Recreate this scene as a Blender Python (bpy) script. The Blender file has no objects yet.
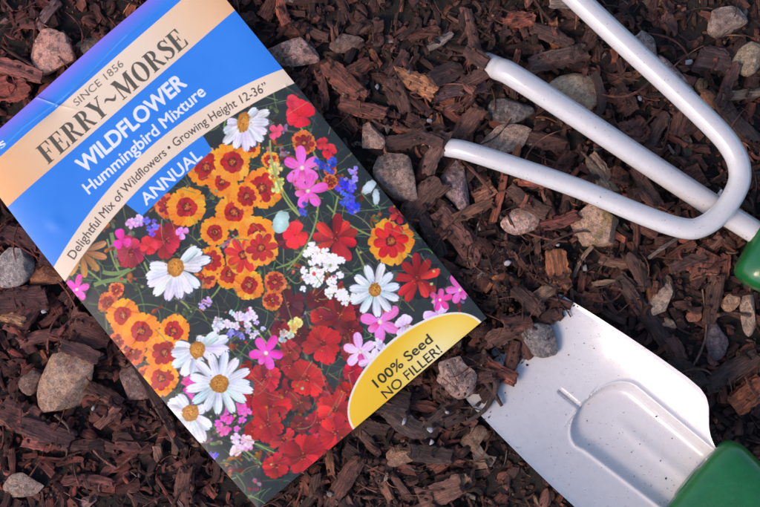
import bpy, math, random
import numpy as np
from mathutils import Matrix, Vector

R = math.radians
scene = bpy.context.scene
COL = scene.collection
MM = 0.001
PX = 0.265            # millimetres covered by one photo pixel at the mulch surface
D = 300.0             # camera height above the mulch surface, mm
Z0 = 5.0              # height of that surface above the soil datum, mm
HC = D + Z0

# ------------------------------------------------------------------ camera, sky, sun, exposure
cam_d = bpy.data.cameras.new('camera'); cam = bpy.data.objects.new('camera', cam_d); COL.objects.link(cam)
cam.location = (0, 0, HC * MM); cam.rotation_euler = (0, 0, 0)
cam_d.sensor_width = 36.0; cam_d.lens = 36.0 * D / (760 * PX)
cam_d.clip_start = 0.005; cam_d.clip_end = 100
scene.camera = cam
SUN_EL, SUN_AZ = 42.0, (-0.86, -0.5)          # low in the photo's bottom-left
w = bpy.data.worlds.new('World'); scene.world = w; w.use_nodes = True
nt = w.node_tree; nt.nodes.clear()
sky = nt.nodes.new('ShaderNodeTexSky'); sky.sky_type = 'NISHITA'; sky.sun_disc = False
sky.sun_elevation = R(SUN_EL); sky.sun_rotation = math.atan2(SUN_AZ[0], SUN_AZ[1])
sky.dust_density = 1.0; sky.air_density = 1.0; sky.ozone_density = 1.6
bg = nt.nodes.new('ShaderNodeBackground'); bg.inputs[1].default_value = 0.12
wo = nt.nodes.new('ShaderNodeOutputWorld')
nt.links.new(sky.outputs[0], bg.inputs[0]); nt.links.new(bg.outputs[0], wo.inputs[0])
sl = bpy.data.lights.new('sun', 'SUN'); sun = bpy.data.objects.new('sun', sl); COL.objects.link(sun)
sl.energy = 1.5; sl.angle = R(24); sl.color = (1.0, 0.75, 0.57)
_n = math.hypot(*SUN_AZ)
sd = Vector((SUN_AZ[0] / _n * math.cos(R(SUN_EL)), SUN_AZ[1] / _n * math.cos(R(SUN_EL)), math.sin(R(SUN_EL))))
sun.rotation_euler = sd.to_track_quat('Z', 'Y').to_euler(); sun.location = sd * 2
scene.view_settings.view_transform = 'Standard'; scene.view_settings.look = 'None'
scene.view_settings.exposure = 0.98; scene.view_settings.gamma = 1.0
scene.render.engine = 'CYCLES'; scene.cycles.use_denoising = True

# ------------------------------------------------------------------ helpers
rng = np.random.default_rng(11)
def at(px, py, z=Z0):
    """photo point -> the spot in millimetres on the level z that lies there"""
    k = PX * (HC - z) / D
    return (px - 380.0) * k, (253.5 - py) * k
def lin(c):
    c = np.asarray(c, float) / 255.0
    return np.where(c <= 0.04045, c / 12.92, ((c + 0.055) / 1.055) ** 2.4)
def tag(o, label=None, cat=None, group=None, kind=None):
    if label: o['label'] = label
    if cat: o['category'] = cat
    if group: o['group'] = group
    if kind: o['kind'] = kind
    return o
def empty(name, loc=(0, 0, 0)):
    o = bpy.data.objects.new(name, None); COL.objects.link(o); o.location = [c * MM for c in loc]
    o.empty_display_size = 0.01
    return o
def fast_mesh(name, V, F, attrs=None, smooth=True, sharp=None):
    """V (n,3) in mm; F an (m,k) array or a list of such arrays; attrs {name: (kind, array)} on points"""
    Fs = F if isinstance(F, list) else [F]
    me = bpy.data.meshes.new(name)
    V = np.asarray(V, np.float32) * MM
    me.vertices.add(len(V)); me.vertices.foreach_set('co', V.ravel())
    li = np.concatenate([f.ravel() for f in Fs]).astype(np.int32)
    tot = np.concatenate([np.full(len(f), f.shape[1], np.int32) for f in Fs])
    st = np.concatenate([[0], np.cumsum(tot)[:-1]]).astype(np.int32)
    me.loops.add(len(li)); me.loops.foreach_set('vertex_index', li)
    me.polygons.add(len(tot)); me.polygons.foreach_set('loop_start', st); me.polygons.foreach_set('loop_total', tot)
    me.polygons.foreach_set('use_smooth', np.full(len(tot), smooth))
    for k, (kind, arr) in (attrs or {}).items():
        a = me.attributes.new(k, kind, 'POINT')
        arr = np.asarray(arr, np.float32)
        if kind == 'FLOAT_COLOR':
            if arr.shape[1] == 3: arr = np.concatenate([arr, np.ones((len(arr), 1), np.float32)], 1)
            a.data.foreach_set('color', arr.ravel())
        elif kind == 'FLOAT_VECTOR': a.data.foreach_set('vector', arr.ravel())
        else: a.data.foreach_set('value', arr.ravel())
    me.update(); me.validate()
    if sharp is not None: me.set_sharp_from_angle(angle=R(sharp))
    return me
def obj(name, me, mat, parent=None, loc=None):
    o = bpy.data.objects.new(name, me); COL.objects.link(o)
    if mat and not me.materials: me.materials.append(mat)
    if parent is not None: o.parent = parent
    if loc is not None: o.location = [c * MM for c in loc]
    return o
class NT:
    """a few words for node building"""
    def __init__(s, name):
        s.m = bpy.data.materials.new(name); s.m.use_nodes = True; s.t = s.m.node_tree
        s.b = s.t.nodes['Principled BSDF']
    def n(s, typ, **kw):
        x = s.t.nodes.new('ShaderNode' + typ)
        for k, v in kw.items():
            if k.startswith('i_'):
                key = k[2:]; key = int(key) if key.isdigit() else key
                x.inputs[key].default_value = v
            else: setattr(x, k, v)
        return x
    def l(s, a, b): s.t.links.new(a, b)
    def ramp(s, fac, stops):
        r = s.n('ValToRGB'); cr = r.color_ramp
        while len(cr.elements) < len(stops): cr.elements.new(0.5)
        for e, (p, c) in zip(cr.elements, stops):
            e.position = p; e.color = (*c, 1) if not np.isscalar(c) else (c, c, c, 1)
        s.l(fac, r.inputs[0]); return r.outputs[0]
    def noise(s, vec, scale, detail=5, rough=0.6, dist=0.0):
        x = s.n('TexNoise'); x.inputs['Scale'].default_value = scale; x.inputs['Detail'].default_value = detail
        x.inputs['Roughness'].default_value = rough; x.inputs['Distortion'].default_value = dist
        if vec is not None: s.l(vec, x.inputs['Vector'])
        return x.outputs[0]
    def mul(s, vec, v):
        x = s.n('VectorMath', operation='MULTIPLY'); s.l(vec, x.inputs[0]); x.inputs[1].default_value = v; return x.outputs[0]
    def mix(s, blend, fac, a, b):
        x = s.n('Mix', data_type='RGBA', blend_type=blend)
        for sock, v in ((x.inputs[0], fac), (x.inputs[6], a), (x.inputs[7], b)):
            if hasattr(v, 'links'): s.l(v, sock)
            elif np.isscalar(v): sock.default_value = v
            else: sock.default_value = (*v, 1) if len(v) == 3 else v
        return x.outputs[2]
    def bump(s, h, strength, dist, prev=None):
        x = s.n('Bump'); x.inputs['Strength'].default_value = strength; x.inputs['Distance'].default_value = dist * MM
        s.l(h, x.inputs['Height'])
        if prev is not None: s.l(prev, x.inputs['Normal'])
        return x.outputs[0]

# ------------------------------------------------------------------ materials
def mat_wood():
    q = NT('bark_wood'); b = q.b
    tint = q.n('Attribute', attribute_name='tint'); loc = q.n('Attribute', attribute_name='loc')
    lv = loc.outputs['Vector']
    grain = q.noise(q.mul(lv, (0.22, 2.2, 2.2)), 1.0, 6, 0.65, 0.4)
    blot = q.noise(q.mul(lv, (0.35, 0.5, 0.5)), 1.0, 3, 0.55)
    fine = q.noise(q.mul(lv, (3.0, 5.0, 5.0)), 1.0, 4, 0.6)
    c = q.mix('MULTIPLY', 1.0, tint.outputs['Color'], q.ramp(grain, [(0.30, 0.34), (0.52, 1.0), (0.70, 1.95)]))
    c = q.mix('MULTIPLY', 1.0, c, q.ramp(blot, [(0.35, (0.62, 0.62, 0.64)), (0.65, (1.35, 1.25, 1.2))]))
    c = q.mix('MULTIPLY', 1.0, c, q.ramp(fine, [(0.3, 0.72), (0.7, 1.3)]))
    speck = q.ramp(q.noise(q.mul(lv, (2.4, 3.2, 3.2)), 1.0, 2, 0.5), [(0.66, 0.0), (0.72, 1.0)])
    c = q.mix('MIX', q.mix('MULTIPLY', 1.0, speck, (0.35, 0.35, 0.35)), c, (0.20, 0.15, 0.125))
    q.l(c, b.inputs['Base Color']); b.inputs['Roughness'].default_value = 0.72
    b.inputs['Specular IOR Level'].default_value = 0.35
    n = q.bump(grain, 0.75, 0.7); n = q.bump(fine, 0.55, 0.25, n)
    q.l(n, b.inputs['Normal'])
    return q.m
def mat_soil():
    q = NT('soil'); b = q.b
    g = q.n('NewGeometry'); p = q.mul(g.outputs['Position'], (1000, 1000, 1000))
    a = q.noise(p, 0.9, 8, 0.7); f = q.noise(p, 3.0, 4, 0.7)
    c = q.ramp(a, [(0.3, (0.008, 0.005, 0.004)), (0.55, (0.024, 0.014, 0.011)), (0.75, (0.055, 0.03, 0.022))])
    q.l(c, b.inputs['Base Color']); b.inputs['Roughness'].default_value = 0.9
    q.l(q.bump(f, 0.9, 0.5, q.bump(a, 1.0, 1.2)), b.inputs['Normal'])
    return q.m
def mat_rock(c1, c2, speck=0.5, dark=0.5, stain=None, rough=0.8, gscale=1.0):
    q = NT('stone'); b = q.b
    tc = q.n('TexCoord'); o = q.mul(tc.outputs['Object'], (1000, 1000, 1000))
    inf = q.n('ObjectInfo'); ad = q.n('VectorMath', operation='ADD'); q.l(o, ad.inputs[0])
    sc = q.n('VectorMath', operation='SCALE'); sc.inputs[0].default_value = (57, 31, 83); q.l(inf.outputs['Random'], sc.inputs['Scale'])
    q.l(sc.outputs[0], ad.inputs[1]); p = ad.outputs[0]
    big = q.noise(p, 0.22 * gscale, 5, 0.6, 0.6); mid = q.noise(p, 0.8 * gscale, 6, 0.7); fine = q.noise(p, 3.2, 4, 0.7)
    c1, c2 = (np.array(c1) * [2.15, 1.75, 1.50]).tolist(), (np.array(c2) * [2.0, 1.62, 1.42]).tolist()
    c = q.mix('MIX', q.ramp(big, [(0.38, 0.0), (0.62, 1.0)]), c1, c2)
    if stain is not None:
        c = q.mix('MIX', q.ramp(q.noise(p, 0.16, 3, 0.5), [(0.52, 0.0), (0.62, 0.8)]), c, stain)
    v = q.n('TexVoronoi', feature='F1'); v.inputs['Scale'].default_value = 1.15 * gscale; q.l(p, v.inputs['Vector'])
    sep = q.n('SeparateColor'); q.l(v.outputs['Color'], sep.inputs[0])
    c = q.mix('MIX', q.mix('MULTIPLY', 1.0, q.ramp(sep.outputs[0], [(0.62, 0.0), (0.72, 1.0)]), (speck,) * 3), c, (0.60, 0.50, 0.44))
    c = q.mix('MIX', q.mix('MULTIPLY', 1.0, q.ramp(sep.outputs[1], [(0.66, 0.0), (0.74, 1.0)]), (dark,) * 3), c, (0.045, 0.035, 0.034))
    c = q.mix('MULTIPLY', 1.0, c, q.ramp(mid, [(0.3, 0.7), (0.5, 1.2), (0.72, 1.75)]))
    c = q.mix('MULTIPLY', 1.0, c, q.ramp(fine, [(0.3, 0.75), (0.7, 1.5)]))
    q.l(c, b.inputs['Base Color']); b.inputs['Roughness'].default_value = rough
    q.l(q.bump(fine, 0.8, 0.35, q.bump(mid, 1.0, 1.1)), b.inputs['Normal'])
    return q.m
def mat_print():
    q = NT('printed_paper'); b = q.b
    t = q.n('Attribute', attribute_name='ink')
    q.l(t.outputs['Color'], b.inputs['Base Color'])
    g = q.n('NewGeometry'); p = q.mul(g.outputs['Position'], (1000, 1000, 1000))
    q.l(q.ramp(q.noise(p, 0.25, 4, 0.6), [(0.3, 0.36), (0.7, 0.48)]), b.inputs['Roughness'])
    b.inputs['Specular IOR Level'].default_value = 0.35
    b.inputs['Coat Weight'].default_value = 0.22; b.inputs['Coat Roughness'].default_value = 0.2
    q.l(q.bump(q.noise(p, 1.2, 4, 0.6), 0.10, 0.10), b.inputs['Normal'])
    return q.m
def mat_simple(name, col, rough=0.5, spec=0.5, coat=0.0):
    q = NT(name); b = q.b
    g = q.n('NewGeometry'); p = q.mul(g.outputs['Position'], (1000, 1000, 1000))
    c = q.mix('MULTIPLY', 1.0, col, q.ramp(q.noise(p, 0.35, 5, 0.6), [(0.3, 0.86), (0.7, 1.1)]))
    sc = q.ramp(q.noise(q.mul(p, (.5, 1.6, 1.0)), 0.9, 6, .7), [(0.60, 0.0), (0.70, 0.35)]); c = q.mix('MIX', sc, c, (np.array(col) * .5 + .06).tolist())
    q.l(c, b.inputs['Base Color']); q.l(q.ramp(q.noise(p, 1.1, 5, .65), [(0.3, rough * .8), (0.7, rough * 1.5)]), b.inputs['Roughness'])
    b.inputs['Specular IOR Level'].default_value = spec
    b.inputs['Coat Weight'].default_value = coat; b.inputs['Coat Roughness'].default_value = 0.12
    q.l(q.bump(q.noise(p, 2.0, 3, 0.6), 0.08, 0.15), b.inputs['Normal'])
    return q.m
def mat_enamel():
    q = NT('white_enamel'); b = q.b
    g = q.n('NewGeometry'); p = q.mul(g.outputs['Position'], (1000, 1000, 1000))
    dirt = q.ramp(q.noise(p, 1.5, 2, 0.5), [(0.67, 0.0), (0.73, 1.0)])
    patch = q.ramp(q.noise(p, 0.09, 3, 0.5), [(0.38, 0.15), (0.62, 1.0)])
    dust = q.ramp(q.noise(p, 0.5, 6, 0.75), [(0.45, 0.0), (0.8, 0.22)])
    c = q.mix('MIX', dust, (0.515, 0.495, 0.505), (0.32, 0.26, 0.22))
    c = q.mix('MIX', q.mix('MULTIPLY', 1.0, q.mix('MULTIPLY', 1.0, dirt, patch), (0.75,) * 3), c, (0.09, 0.06, 0.05))
    q.l(c, b.inputs['Base Color'])
    q.l(q.ramp(q.noise(p, 0.4, 4, 0.6), [(0.3, 0.16), (0.7, 0.28)]), b.inputs['Roughness'])
    b.inputs['Coat Weight'].default_value = 0.5; b.inputs['Coat Roughness'].default_value = 0.08
    q.l(q.bump(q.noise(p, 0.7, 3, 0.55), 0.10, 0.25, q.bump(dirt, 0.25, 0.15)), b.inputs['Normal'])
    return q.m
WOOD, SOIL, PRINT, ENAMEL = mat_wood(), mat_soil(), mat_print(), mat_enamel()
GREEN = mat_simple('green_plastic', (0.005, 0.10, 0.024), 0.3, 0.5, 0.3)
PAPER = mat_simple('packet_paper', (0.72, 0.66, 0.62), 0.5, 0.4)

# ------------------------------------------------------------------ ground grids (mm)
XM, YM, CELL = 180.0, 135.0, 0.5
GX, GY = int(2 * XM / CELL) + 1, int(2 * YM / CELL) + 1
gx = np.linspace(-XM, XM, GX); gy = np.linspace(-YM, YM, GY)
WX, WY = np.meshgrid(gx, gy)
PPX = 380 + WX / PX; PPY = 253.5 - WY / PX      # photo pixels at the mulch surface
def ij(x, y):
    return (np.clip(np.rint((np.asarray(y) + YM) / CELL).astype(int), 0, GY - 1),
            np.clip(np.rint((np.asarray(x) + XM) / CELL).astype(int), 0, GX - 1))
def smooth_noise(shape, cells, seed):
    r = np.random.default_rng(seed); g = r.random((cells[0] + 3, cells[1] + 3))
    yy = np.linspace(0, cells[0], shape[0]); xx = np.linspace(0, cells[1], shape[1])
    y0 = yy.astype(int); x0 = xx.astype(int); fy = yy - y0; fx = xx - x0
    fy = (fy * fy * (3 - 2 * fy))[:, None]; fx = (fx * fx * (3 - 2 * fx))[None]
    a = g[y0][:, x0]; b = g[y0][:, x0 + 1]; c = g[y0 + 1][:, x0]; d = g[y0 + 1][:, x0 + 1]
    return (a * (1 - fx) + b * fx) * (1 - fy) + (c * (1 - fx) + d * fx) * fy
CEIL = np.full((GY, GX), 99.0)     # undersides of the tools and the packet
TOPS = np.full((GY, GX), -99.0)    # their upper sides

# ------------------------------------------------------------------ SEED PACKET
TL, TR, BR, BL = (np.array(p, float) for p in ((-33, 154), (192, -43), (487, 318), (258, 510)))
CW, CH = 300.0, 457.0
ZP = 8.0
def i2c(x, y):
    """photo point -> point on the packet face, 300 wide and 457 high"""
    u = v = 0.5
    for _ in range(8):
        p = (1 - v) * ((1 - u) * TL + u * TR) + v * ((1 - u) * BL + u * BR)
        du = (1 - v) * (TR - TL) + v * (BR - BL); dv = (1 - u) * (BL - TL) + u * (BR - TR)
        s = np.linalg.solve(np.array([du, dv]).T, np.array([x, y]) - p); u += s[0]; v += s[1]
    return np.array([u * CW, v * CH])
SS = 4
IW, IH = int(CW * SS), int(CH * SS)
INK = np.zeros((IH, IW, 3)); INK[:] = (40, 46, 45)
def poly_mask(P):
    """coverage of a polygon (face units) and the window it lies in"""
    Q = np.asarray(P) * SS
    x0, y0 = np.floor(Q.min(0)).astype(int) - 1; x1, y1 = np.ceil(Q.max(0)).astype(int) + 1
    x0, y0, x1, y1 = max(x0, 0), max(y0, 0), min(x1, IW), min(y1, IH)
    if x1 <= x0 or y1 <= y0: return None
    X, Y = np.meshgrid(np.arange(x0, x1) + .5, np.arange(y0, y1) + .5)
    ins = np.zeros(X.shape, bool)
    n = len(Q)
    for i in range(n):
        xa, ya = Q[i]; xb, yb = Q[(i + 1) % n]
        if ya == yb: continue
        c = (ya > Y) != (yb > Y)
        ins ^= c & (X < (xb - xa) * (Y - ya) / (yb - ya) + xa)
    return ins, (slice(y0, y1), slice(x0, x1)), X / SS, Y / SS
def fill(P, col, alpha=1.0):
    m = poly_mask(P)
    if m is None: return
    ins, sl_, X, Y = m
    c = col(X, Y) if callable(col) else np.asarray(col, float)
    a = (ins * alpha)[..., None]
    INK[sl_] = INK[sl_] * (1 - a) + c * a
def stroke(pts, wd, col, alpha=1.0, taper=False):
    pts = np.asarray(pts, float); t = np.gradient(pts, axis=0); t /= np.linalg.norm(t, axis=1)[:, None] + 1e-9
    nn = np.stack([-t[:, 1], t[:, 0]], 1); ws = np.full(len(pts), wd / 2.0) if np.isscalar(wd) else np.asarray(wd) / 2
    if taper: ws = ws * np.linspace(1, .25, len(pts))
    fill(np.concatenate([pts + nn * ws[:, None], (pts - nn * ws[:, None])[::-1]]), col, alpha)
def bez(a, b, c, n=14):
    t = np.linspace(0, 1, n)[:, None]; return (1 - t) ** 2 * np.asarray(a) + 2 * t * (1 - t) * np.asarray(b) + t * t * np.asarray(c)
pr = np.random.default_rng(5)
def jit(c, k=10): return np.clip(np.asarray(c, float) + pr.normal(0, k, 3) * [1, .8, .8] + pr.normal(0, k * .7), 0, 255)
def petal(cx, cy, ang, r0, r1, wd, col, tip=None, notch=0.0, tipw=0.62):
    """one petal: narrow at r0, widest near tipw, its tip rounded or notched, colour running from base to tip with fine streaks"""
    t = np.array([0, .15, .35, tipw, .82, .94, 1.0]); ww = np.array([.28, .48, .82, 1.0, .9, .62, .22]) * wd / 2
    L = r1 - r0; s = 1 + pr.normal(0, .05, 7)
    up = [(r0 + L * a, b * k) for a, b, k in zip(t, ww, s)]; dn = [(r0 + L * a, -b) for a, b in zip(t, ww)][::-1]
    P = up + ([(r0 + L * (1 - notch), 0)] if notch else []) + dn
    ca, sa = math.cos(ang), math.sin(ang)
    P = [(cx + x * ca - y * sa, cy + x * sa + y * ca) for x, y in P]
    c0 = jit(col, 8); c1 = jit(tip if tip is not None else col, 8); ph = pr.random() * 6; fr = pr.uniform(1.5, 2.6)
    shade = pr.normal(0, .22)
    def f(X, Y):
        dx, dy = X - cx, Y - cy
        k = np.clip((dx * ca + dy * sa - r0) / L, 0, 1)[..., None]
        v = (-dx * sa + dy * ca)[..., None]
        st = 1.04 + .05 * np.sin(v * fr + ph) - .10 * (np.abs(v) / (wd / 2 + .01)) ** 2 + shade * v / wd
        return np.clip((c0 * (1 - k) + c1 * k) * st, 0, 255)
    fill(P, f)
def disc(cx, cy, rx, col, ry=None, ang=0, rough=.08):
    ry = ry or rx; th = np.linspace(0, 2 * math.pi, 28)[:-1]; rr = 1 + pr.normal(0, rough, len(th))
    x, y = rx * rr * np.cos(th), ry * rr * np.sin(th); ca, sa = math.cos(ang), math.sin(ang)
    c = np.asarray(col, float)
    def f(X, Y):
        d = np.hypot(X - cx, Y - cy) / max(rx, ry)
        return np.clip(c * (1.12 - .3 * d)[..., None] * (1 + .09 * np.sin(X * 4.1 + cx) * np.sin(Y * 3.7 + cy))[..., None], 0, 255)
    fill(np.stack([cx + x * ca - y * sa, cy + x * sa + y * ca], 1), f)
def shadow_under(c, r):     # the printed picture is itself a photograph: dark gap behind a bloom
    disc(c[0] + 1, c[1] + 2, r, (30, 30, 30), rough=.12)
A0 = math.atan2(-0.65, 0.76)     # image direction of the face's u axis
def ia(deg):                      # image angle (deg, counter-clockwise, 0 = right) -> face angle
    return -R(deg) - A0
def tickseed(x, y, d, mar=.42, col=(244, 132, 22), inner=(164, 30, 26), n=8, back=False):
    c = i2c(x, y); r = d / 2; a0 = pr.random() * 6
    shadow_under(c, r * .8)
    for i in range(n):
        a = a0 + i * 2 * math.pi / n + pr.normal(0, .06); rr = r * pr.uniform(.9, 1.08)
        petal(*c, a, r * .12, rr, r * .86, jit(col, 7), jit(np.asarray(col) * 1.06, 8), .14, .78)
    for i in range(n):
        a = a0 + i * 2 * math.pi / n; petal(*c, a, r * .1, r * (mar + .12) * pr.uniform(.85, 1.15), r * .42, inner, inner, 0, .6)
    disc(*c, r * .24, (120, 30, 24)); disc(*c, r * .15, (196, 96, 40), rough=.2)
    for i in range(9):
        q = c + pr.normal(0, r * .13, 2); disc(q[0], q[1], .6, (228, 150, 60) if i % 2 else (90, 20, 20), rough=.2)
def daisy(x, y, d, angs, cen=7.5, col=(238, 240, 246), sq=.9, wd=.21):
    col = np.asarray(col) * .95; c = i2c(x, y); r = d / 2
    for a in angs:
        rr = r * (a[1] if isinstance(a, tuple) else pr.uniform(.9, 1.06)); an = ia(a[0] if isinstance(a, tuple) else a)
        petal(*(c + np.array([.8, 1.2])), an, r * .12, rr, r * wd * 2.1, (70, 74, 78), (74, 80, 82), .05, .62)
    for a in angs:
        rr = r * (a[1] if isinstance(a, tuple) else pr.uniform(.9, 1.06)); an = ia((a[0] if isinstance(a, tuple) else a) + pr.normal(0, 2))
        petal(*c, an, r * .12, rr, r * wd * 1.85, np.asarray(col) * .86, col, .07, .66)
    disc(*c, cen, (196, 128, 40), cen * sq, A0, .06)
    for i in range(46):
        q = c + pr.normal(0, cen * .42, 2); disc(q[0], q[1], .55, (232, 174, 80) if i % 2 else (142, 80, 22), rough=.2)
def cosmos(x, y, d, col=(206, 30, 38), n=8, wd=.68, cenc=(120, 20, 22), notch=.12, cen=.14, tip=None):
    c = i2c(x, y); r = d * .465; a0 = pr.random() * 6
    shadow_under(c, r * .85)
    for i in range(n):
        kk = pr.uniform(.72, 1.12); petal(*c, a0 + i * 2 * math.pi / n + pr.normal(0, .12), r * .06, r * pr.uniform(.8, 1.08), r * wd, np.asarray(col) * .74 * kk, np.asarray(tip or col) * kk, notch, .75)
    disc(*c, r * cen, cenc)
    for i in range(8):
        q = c + pr.normal(0, r * cen * .8, 2); disc(q[0], q[1], .6, (226, 120, 50) if i % 2 else (70, 10, 14), rough=.2)
def blob_petals(x, y, d, col, n=4, a0=None, wd=.9):
    c = i2c(x, y); r = d / 2; a0 = pr.random() * 6 if a0 is None else a0
    for i in range(n):
        petal(*c, a0 + i * 2 * math.pi / n + pr.normal(0, .2), r * .03, r * pr.uniform(.7, 1.1), r * wd, np.asarray(col) * .9, np.clip(np.asarray(col) * 1.15, 0, 255), .06, .7)
def orchid(x, y, d, col=(226, 96, 178), a0=90):
    c = i2c(x, y); r = d / 2
    for k, da in enumerate((0, 62, -66, 128, -130)):
        petal(*c, ia(a0 + da), r * .04, r * (1.1 if k == 0 else .95), r * .52, np.clip(np.asarray(col) * 1.12, 0, 255), col, 0, .55)
    petal(*c, ia(a0 + 180), 0, r * .7, r * .4, (200, 40, 130), (240, 130, 200), 0, .6)
    disc(*c, r * .12, (250, 220, 200))
def cluster(x, y, d, col, n=9, s=5.5):
    for i in range(n):
        a, q = pr.random() * 6.28, (pr.random() ** .6) * d / 2
        blob_petals(x + q * math.cos(a), y + q * math.sin(a), s * pr.uniform(.9, 1.6), jit(col, 14), 5, None, .75)

# --- the flower picture: dim foliage, stems, then blooms from back to front
for i in range(430):
    x, y = pr.uniform(0, CW), pr.uniform(120, CH); L = pr.uniform(12, 46); a = pr.uniform(0, 6.28)
    g = pr.random(); c = (np.array((70, 84, 62)) * (.55 + .6 * g) + (18 * pr.random(), 10 * pr.random(), 0))
    e = (x + L * math.cos(a), y + L * math.sin(a)); m = ((x + e[0]) / 2 + pr.normal(0, 5), (y + e[1]) / 2 + pr.normal(0, 5))
    stroke(bez((x, y), m, e), pr.uniform(.7, 1.9), c, .75, True)
for i in range(90):
    x, y = pr.uniform(0, CW), pr.uniform(130, CH); disc(x, y, pr.uniform(4, 12), jit((40, 46, 44), 8), pr.uniform(3, 8), pr.random() * 3, .2)
for i in range(260):
    x, y = pr.uniform(0, CW), pr.uniform(130, CH); L = pr.uniform(14, 50); a = pr.uniform(0, 6.28)
    c = jit((104, 122, 72), 16); e = (x + L * math.cos(a), y + L * math.sin(a)); m = ((x + e[0]) / 2 + pr.normal(0, 7), (y + e[1]) / 2 + pr.normal(0, 7))
    stroke(bez((x, y), m, e), pr.uniform(.6, 1.5), c, .85, True)
def stem(pts, wd=1.8, c=(128, 146, 78)):
    p = [i2c(*q) for q in pts]; stroke(bez(*p), wd, c, 1.0)
for p in ([(270, 158), (279, 190), (300, 214)], [(108, 238), (114, 262), (120, 270)], [(96, 281), (118, 282), (139, 262)], [(142, 255), (148, 270), (152, 276)],
          [(287, 270), (320, 236), (318, 200)], [(205, 303), (216, 295), (222, 283)], [(352, 240), (362, 262), (374, 285)], [(327, 205), (345, 226), (372, 236)],
          [(213, 250), (232, 240), (262, 222)], [(268, 330), (276, 345), (290, 352)], [(232, 440), (250, 452), (262, 464)], [(240, 436), (262, 446), (292, 462)],
          [(300, 126), (310, 142), (316, 158)], [(198, 240), (214, 232), (222, 222)], [(276, 268), (300, 262), (306, 246)], [(400, 250), (420, 262), (440, 270)],
          [(250, 324), (262, 336), (270, 348)], [(80, 262), (96, 272), (108, 284)], [(170, 296), (186, 300), (192, 312)], [(338, 196), (334, 214), (330, 232)]):
    stem(p)
for p in ([(104, 270), (118, 276), (136, 266)], [(96, 283), (112, 276), (128, 280)], [(112, 232), (116, 250), (120, 266)]): stem(p, 4.0, (110, 132, 76))
for i in range(240):     # half-hidden small blooms deep in the foliage
    x, y = pr.uniform(0, CW), pr.uniform(130, CH); k = pr.integers(6)
    c = [(150, 74, 34), (128, 40, 40), (96, 104, 66), (150, 110, 140), (170, 92, 36), (84, 96, 60)][k]
    for a in pr.uniform(0, 6.28, pr.integers(2, 5)): petal(x, y, a, 0, pr.uniform(3, 9), pr.uniform(2, 5), np.array(c) * .7, jit(c, 18), 0, .6)
for i in range(26):     # unopened buds
    x, y = pr.uniform(20, 290), pr.uniform(165, 445); disc(x, y, pr.uniform(1.5, 3.2), jit((176, 78, 44), 16))
for k in range(7): petal(*i2c(84, 250), ia(-150 + 34 * k), 3, 25, 7, (120, 84, 44), (186, 128, 64))
for x, y, d in ((290, 306, 34), (286, 239, 24), (310, 448, 26), (290, 440, 30), (298, 334, 26), (350, 312, 28), (346, 336, 26), (318, 300, 26), (282, 372, 28), (280, 330, 22)):
    cosmos(x, y, d, jit((112, 26, 28), 8), 7, .8, (60, 10, 12))
for x, y, d in ((304, 143, 26), (167, 205, 26), (180, 280, 20), (136, 349, 26), (121, 338, 20), (206, 276, 26), (110, 300, 20), (272, 300, 22), (330, 170, 14), (275, 282, 24), (150, 372, 20), (330, 182, 16), (118, 288, 16)):
    tickseed(x, y, d, .6, (206, 104, 44), (140, 36, 30), 7)
for x, y, d in ((250, 147, 22), (206, 167, 40), (222, 182, 30), (232, 162, 40), (262, 188, 42), (234, 212, 40), (187, 207, 40), (246, 196, 30), (215, 232, 30), (257, 234, 38),
                (229, 274, 30), (249, 285, 31), (211, 261, 30), (125, 313, 33), (164, 376, 34), (143, 329, 38), (175, 330, 34), (166, 351, 36), (270, 160, 18)):
    tickseed(x, y, d, .42 if pr.random() < .6 else .55)
tickseed(243, 255, 38, .8, (236, 138, 36), (204, 46, 40)); tickseed(261, 248, 36, .7, (236, 138, 36), (176, 40, 34)); tickseed(391, 241, 46, .66, (244, 140, 34), (206, 34, 36))
cosmos(131, 251, 36, (216, 40, 74), 5, 1.0); blob_petals(123, 240, 22, (226, 50, 150), 3); cosmos(166, 240, 38, (200, 34, 52), 6, .9); blob_petals(150, 246, 22, (206, 36, 46), 4)
blob_petals(300, 116, 32, (232, 34, 50), 4, 0.4, 1.1); blob_petals(293, 102, 18, (206, 50, 66), 4); blob_petals(295, 235, 30, (226, 36, 44), 4, 1.0, 1.0); blob_petals(276, 132, 16, (226, 70, 100), 4); blob_petals(330, 152, 18, (220, 40, 60), 4)
blob_petals(322, 143, 14, (200, 50, 60), 4)
cosmos(336, 239, 52, (206, 36, 40), 9, .42, (120, 20, 22), 0, .13); cosmos(418, 279, 54, (206, 38, 40), 9, .36, (130, 30, 24), 0, .12); cosmos(398, 214, 24, (200, 40, 48), 5, .6)
for x, y, d in ((286, 392, 30), (252, 396, 26), (320, 392, 28), (318, 424, 30), (284, 440, 32), (346, 392, 26), (300, 402, 28), (290, 366, 26), (352, 372, 24), (322, 318, 28), (256, 430, 28), (350, 352, 24), (318, 446, 28), (248, 372, 24)):
    cosmos(x, y, d, jit((166, 28, 30), 12), 7)
for x, y, d, c in ((264, 379, 42, (200, 40, 54)), (339, 314, 44, (150, 28, 30)), (323, 343, 46, (206, 32, 36)), (307, 379, 44, (218, 34, 36)), (335, 410, 44, (218, 36, 38)), (270, 408, 46, (216, 32, 36)),
                   (268, 424, 38, (196, 30, 34)), (335, 433, 40, (210, 34, 36)), (303, 456, 48, (220, 36, 38)), (300, 424, 22, (140, 30, 30)), (290, 352, 26, (176, 40, 42)), (352, 330, 26, (140, 24, 30)), (276, 466, 30, (200, 40, 40)), (330, 462, 30, (190, 30, 34))):
    cosmos(x, y, d, c)
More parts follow.
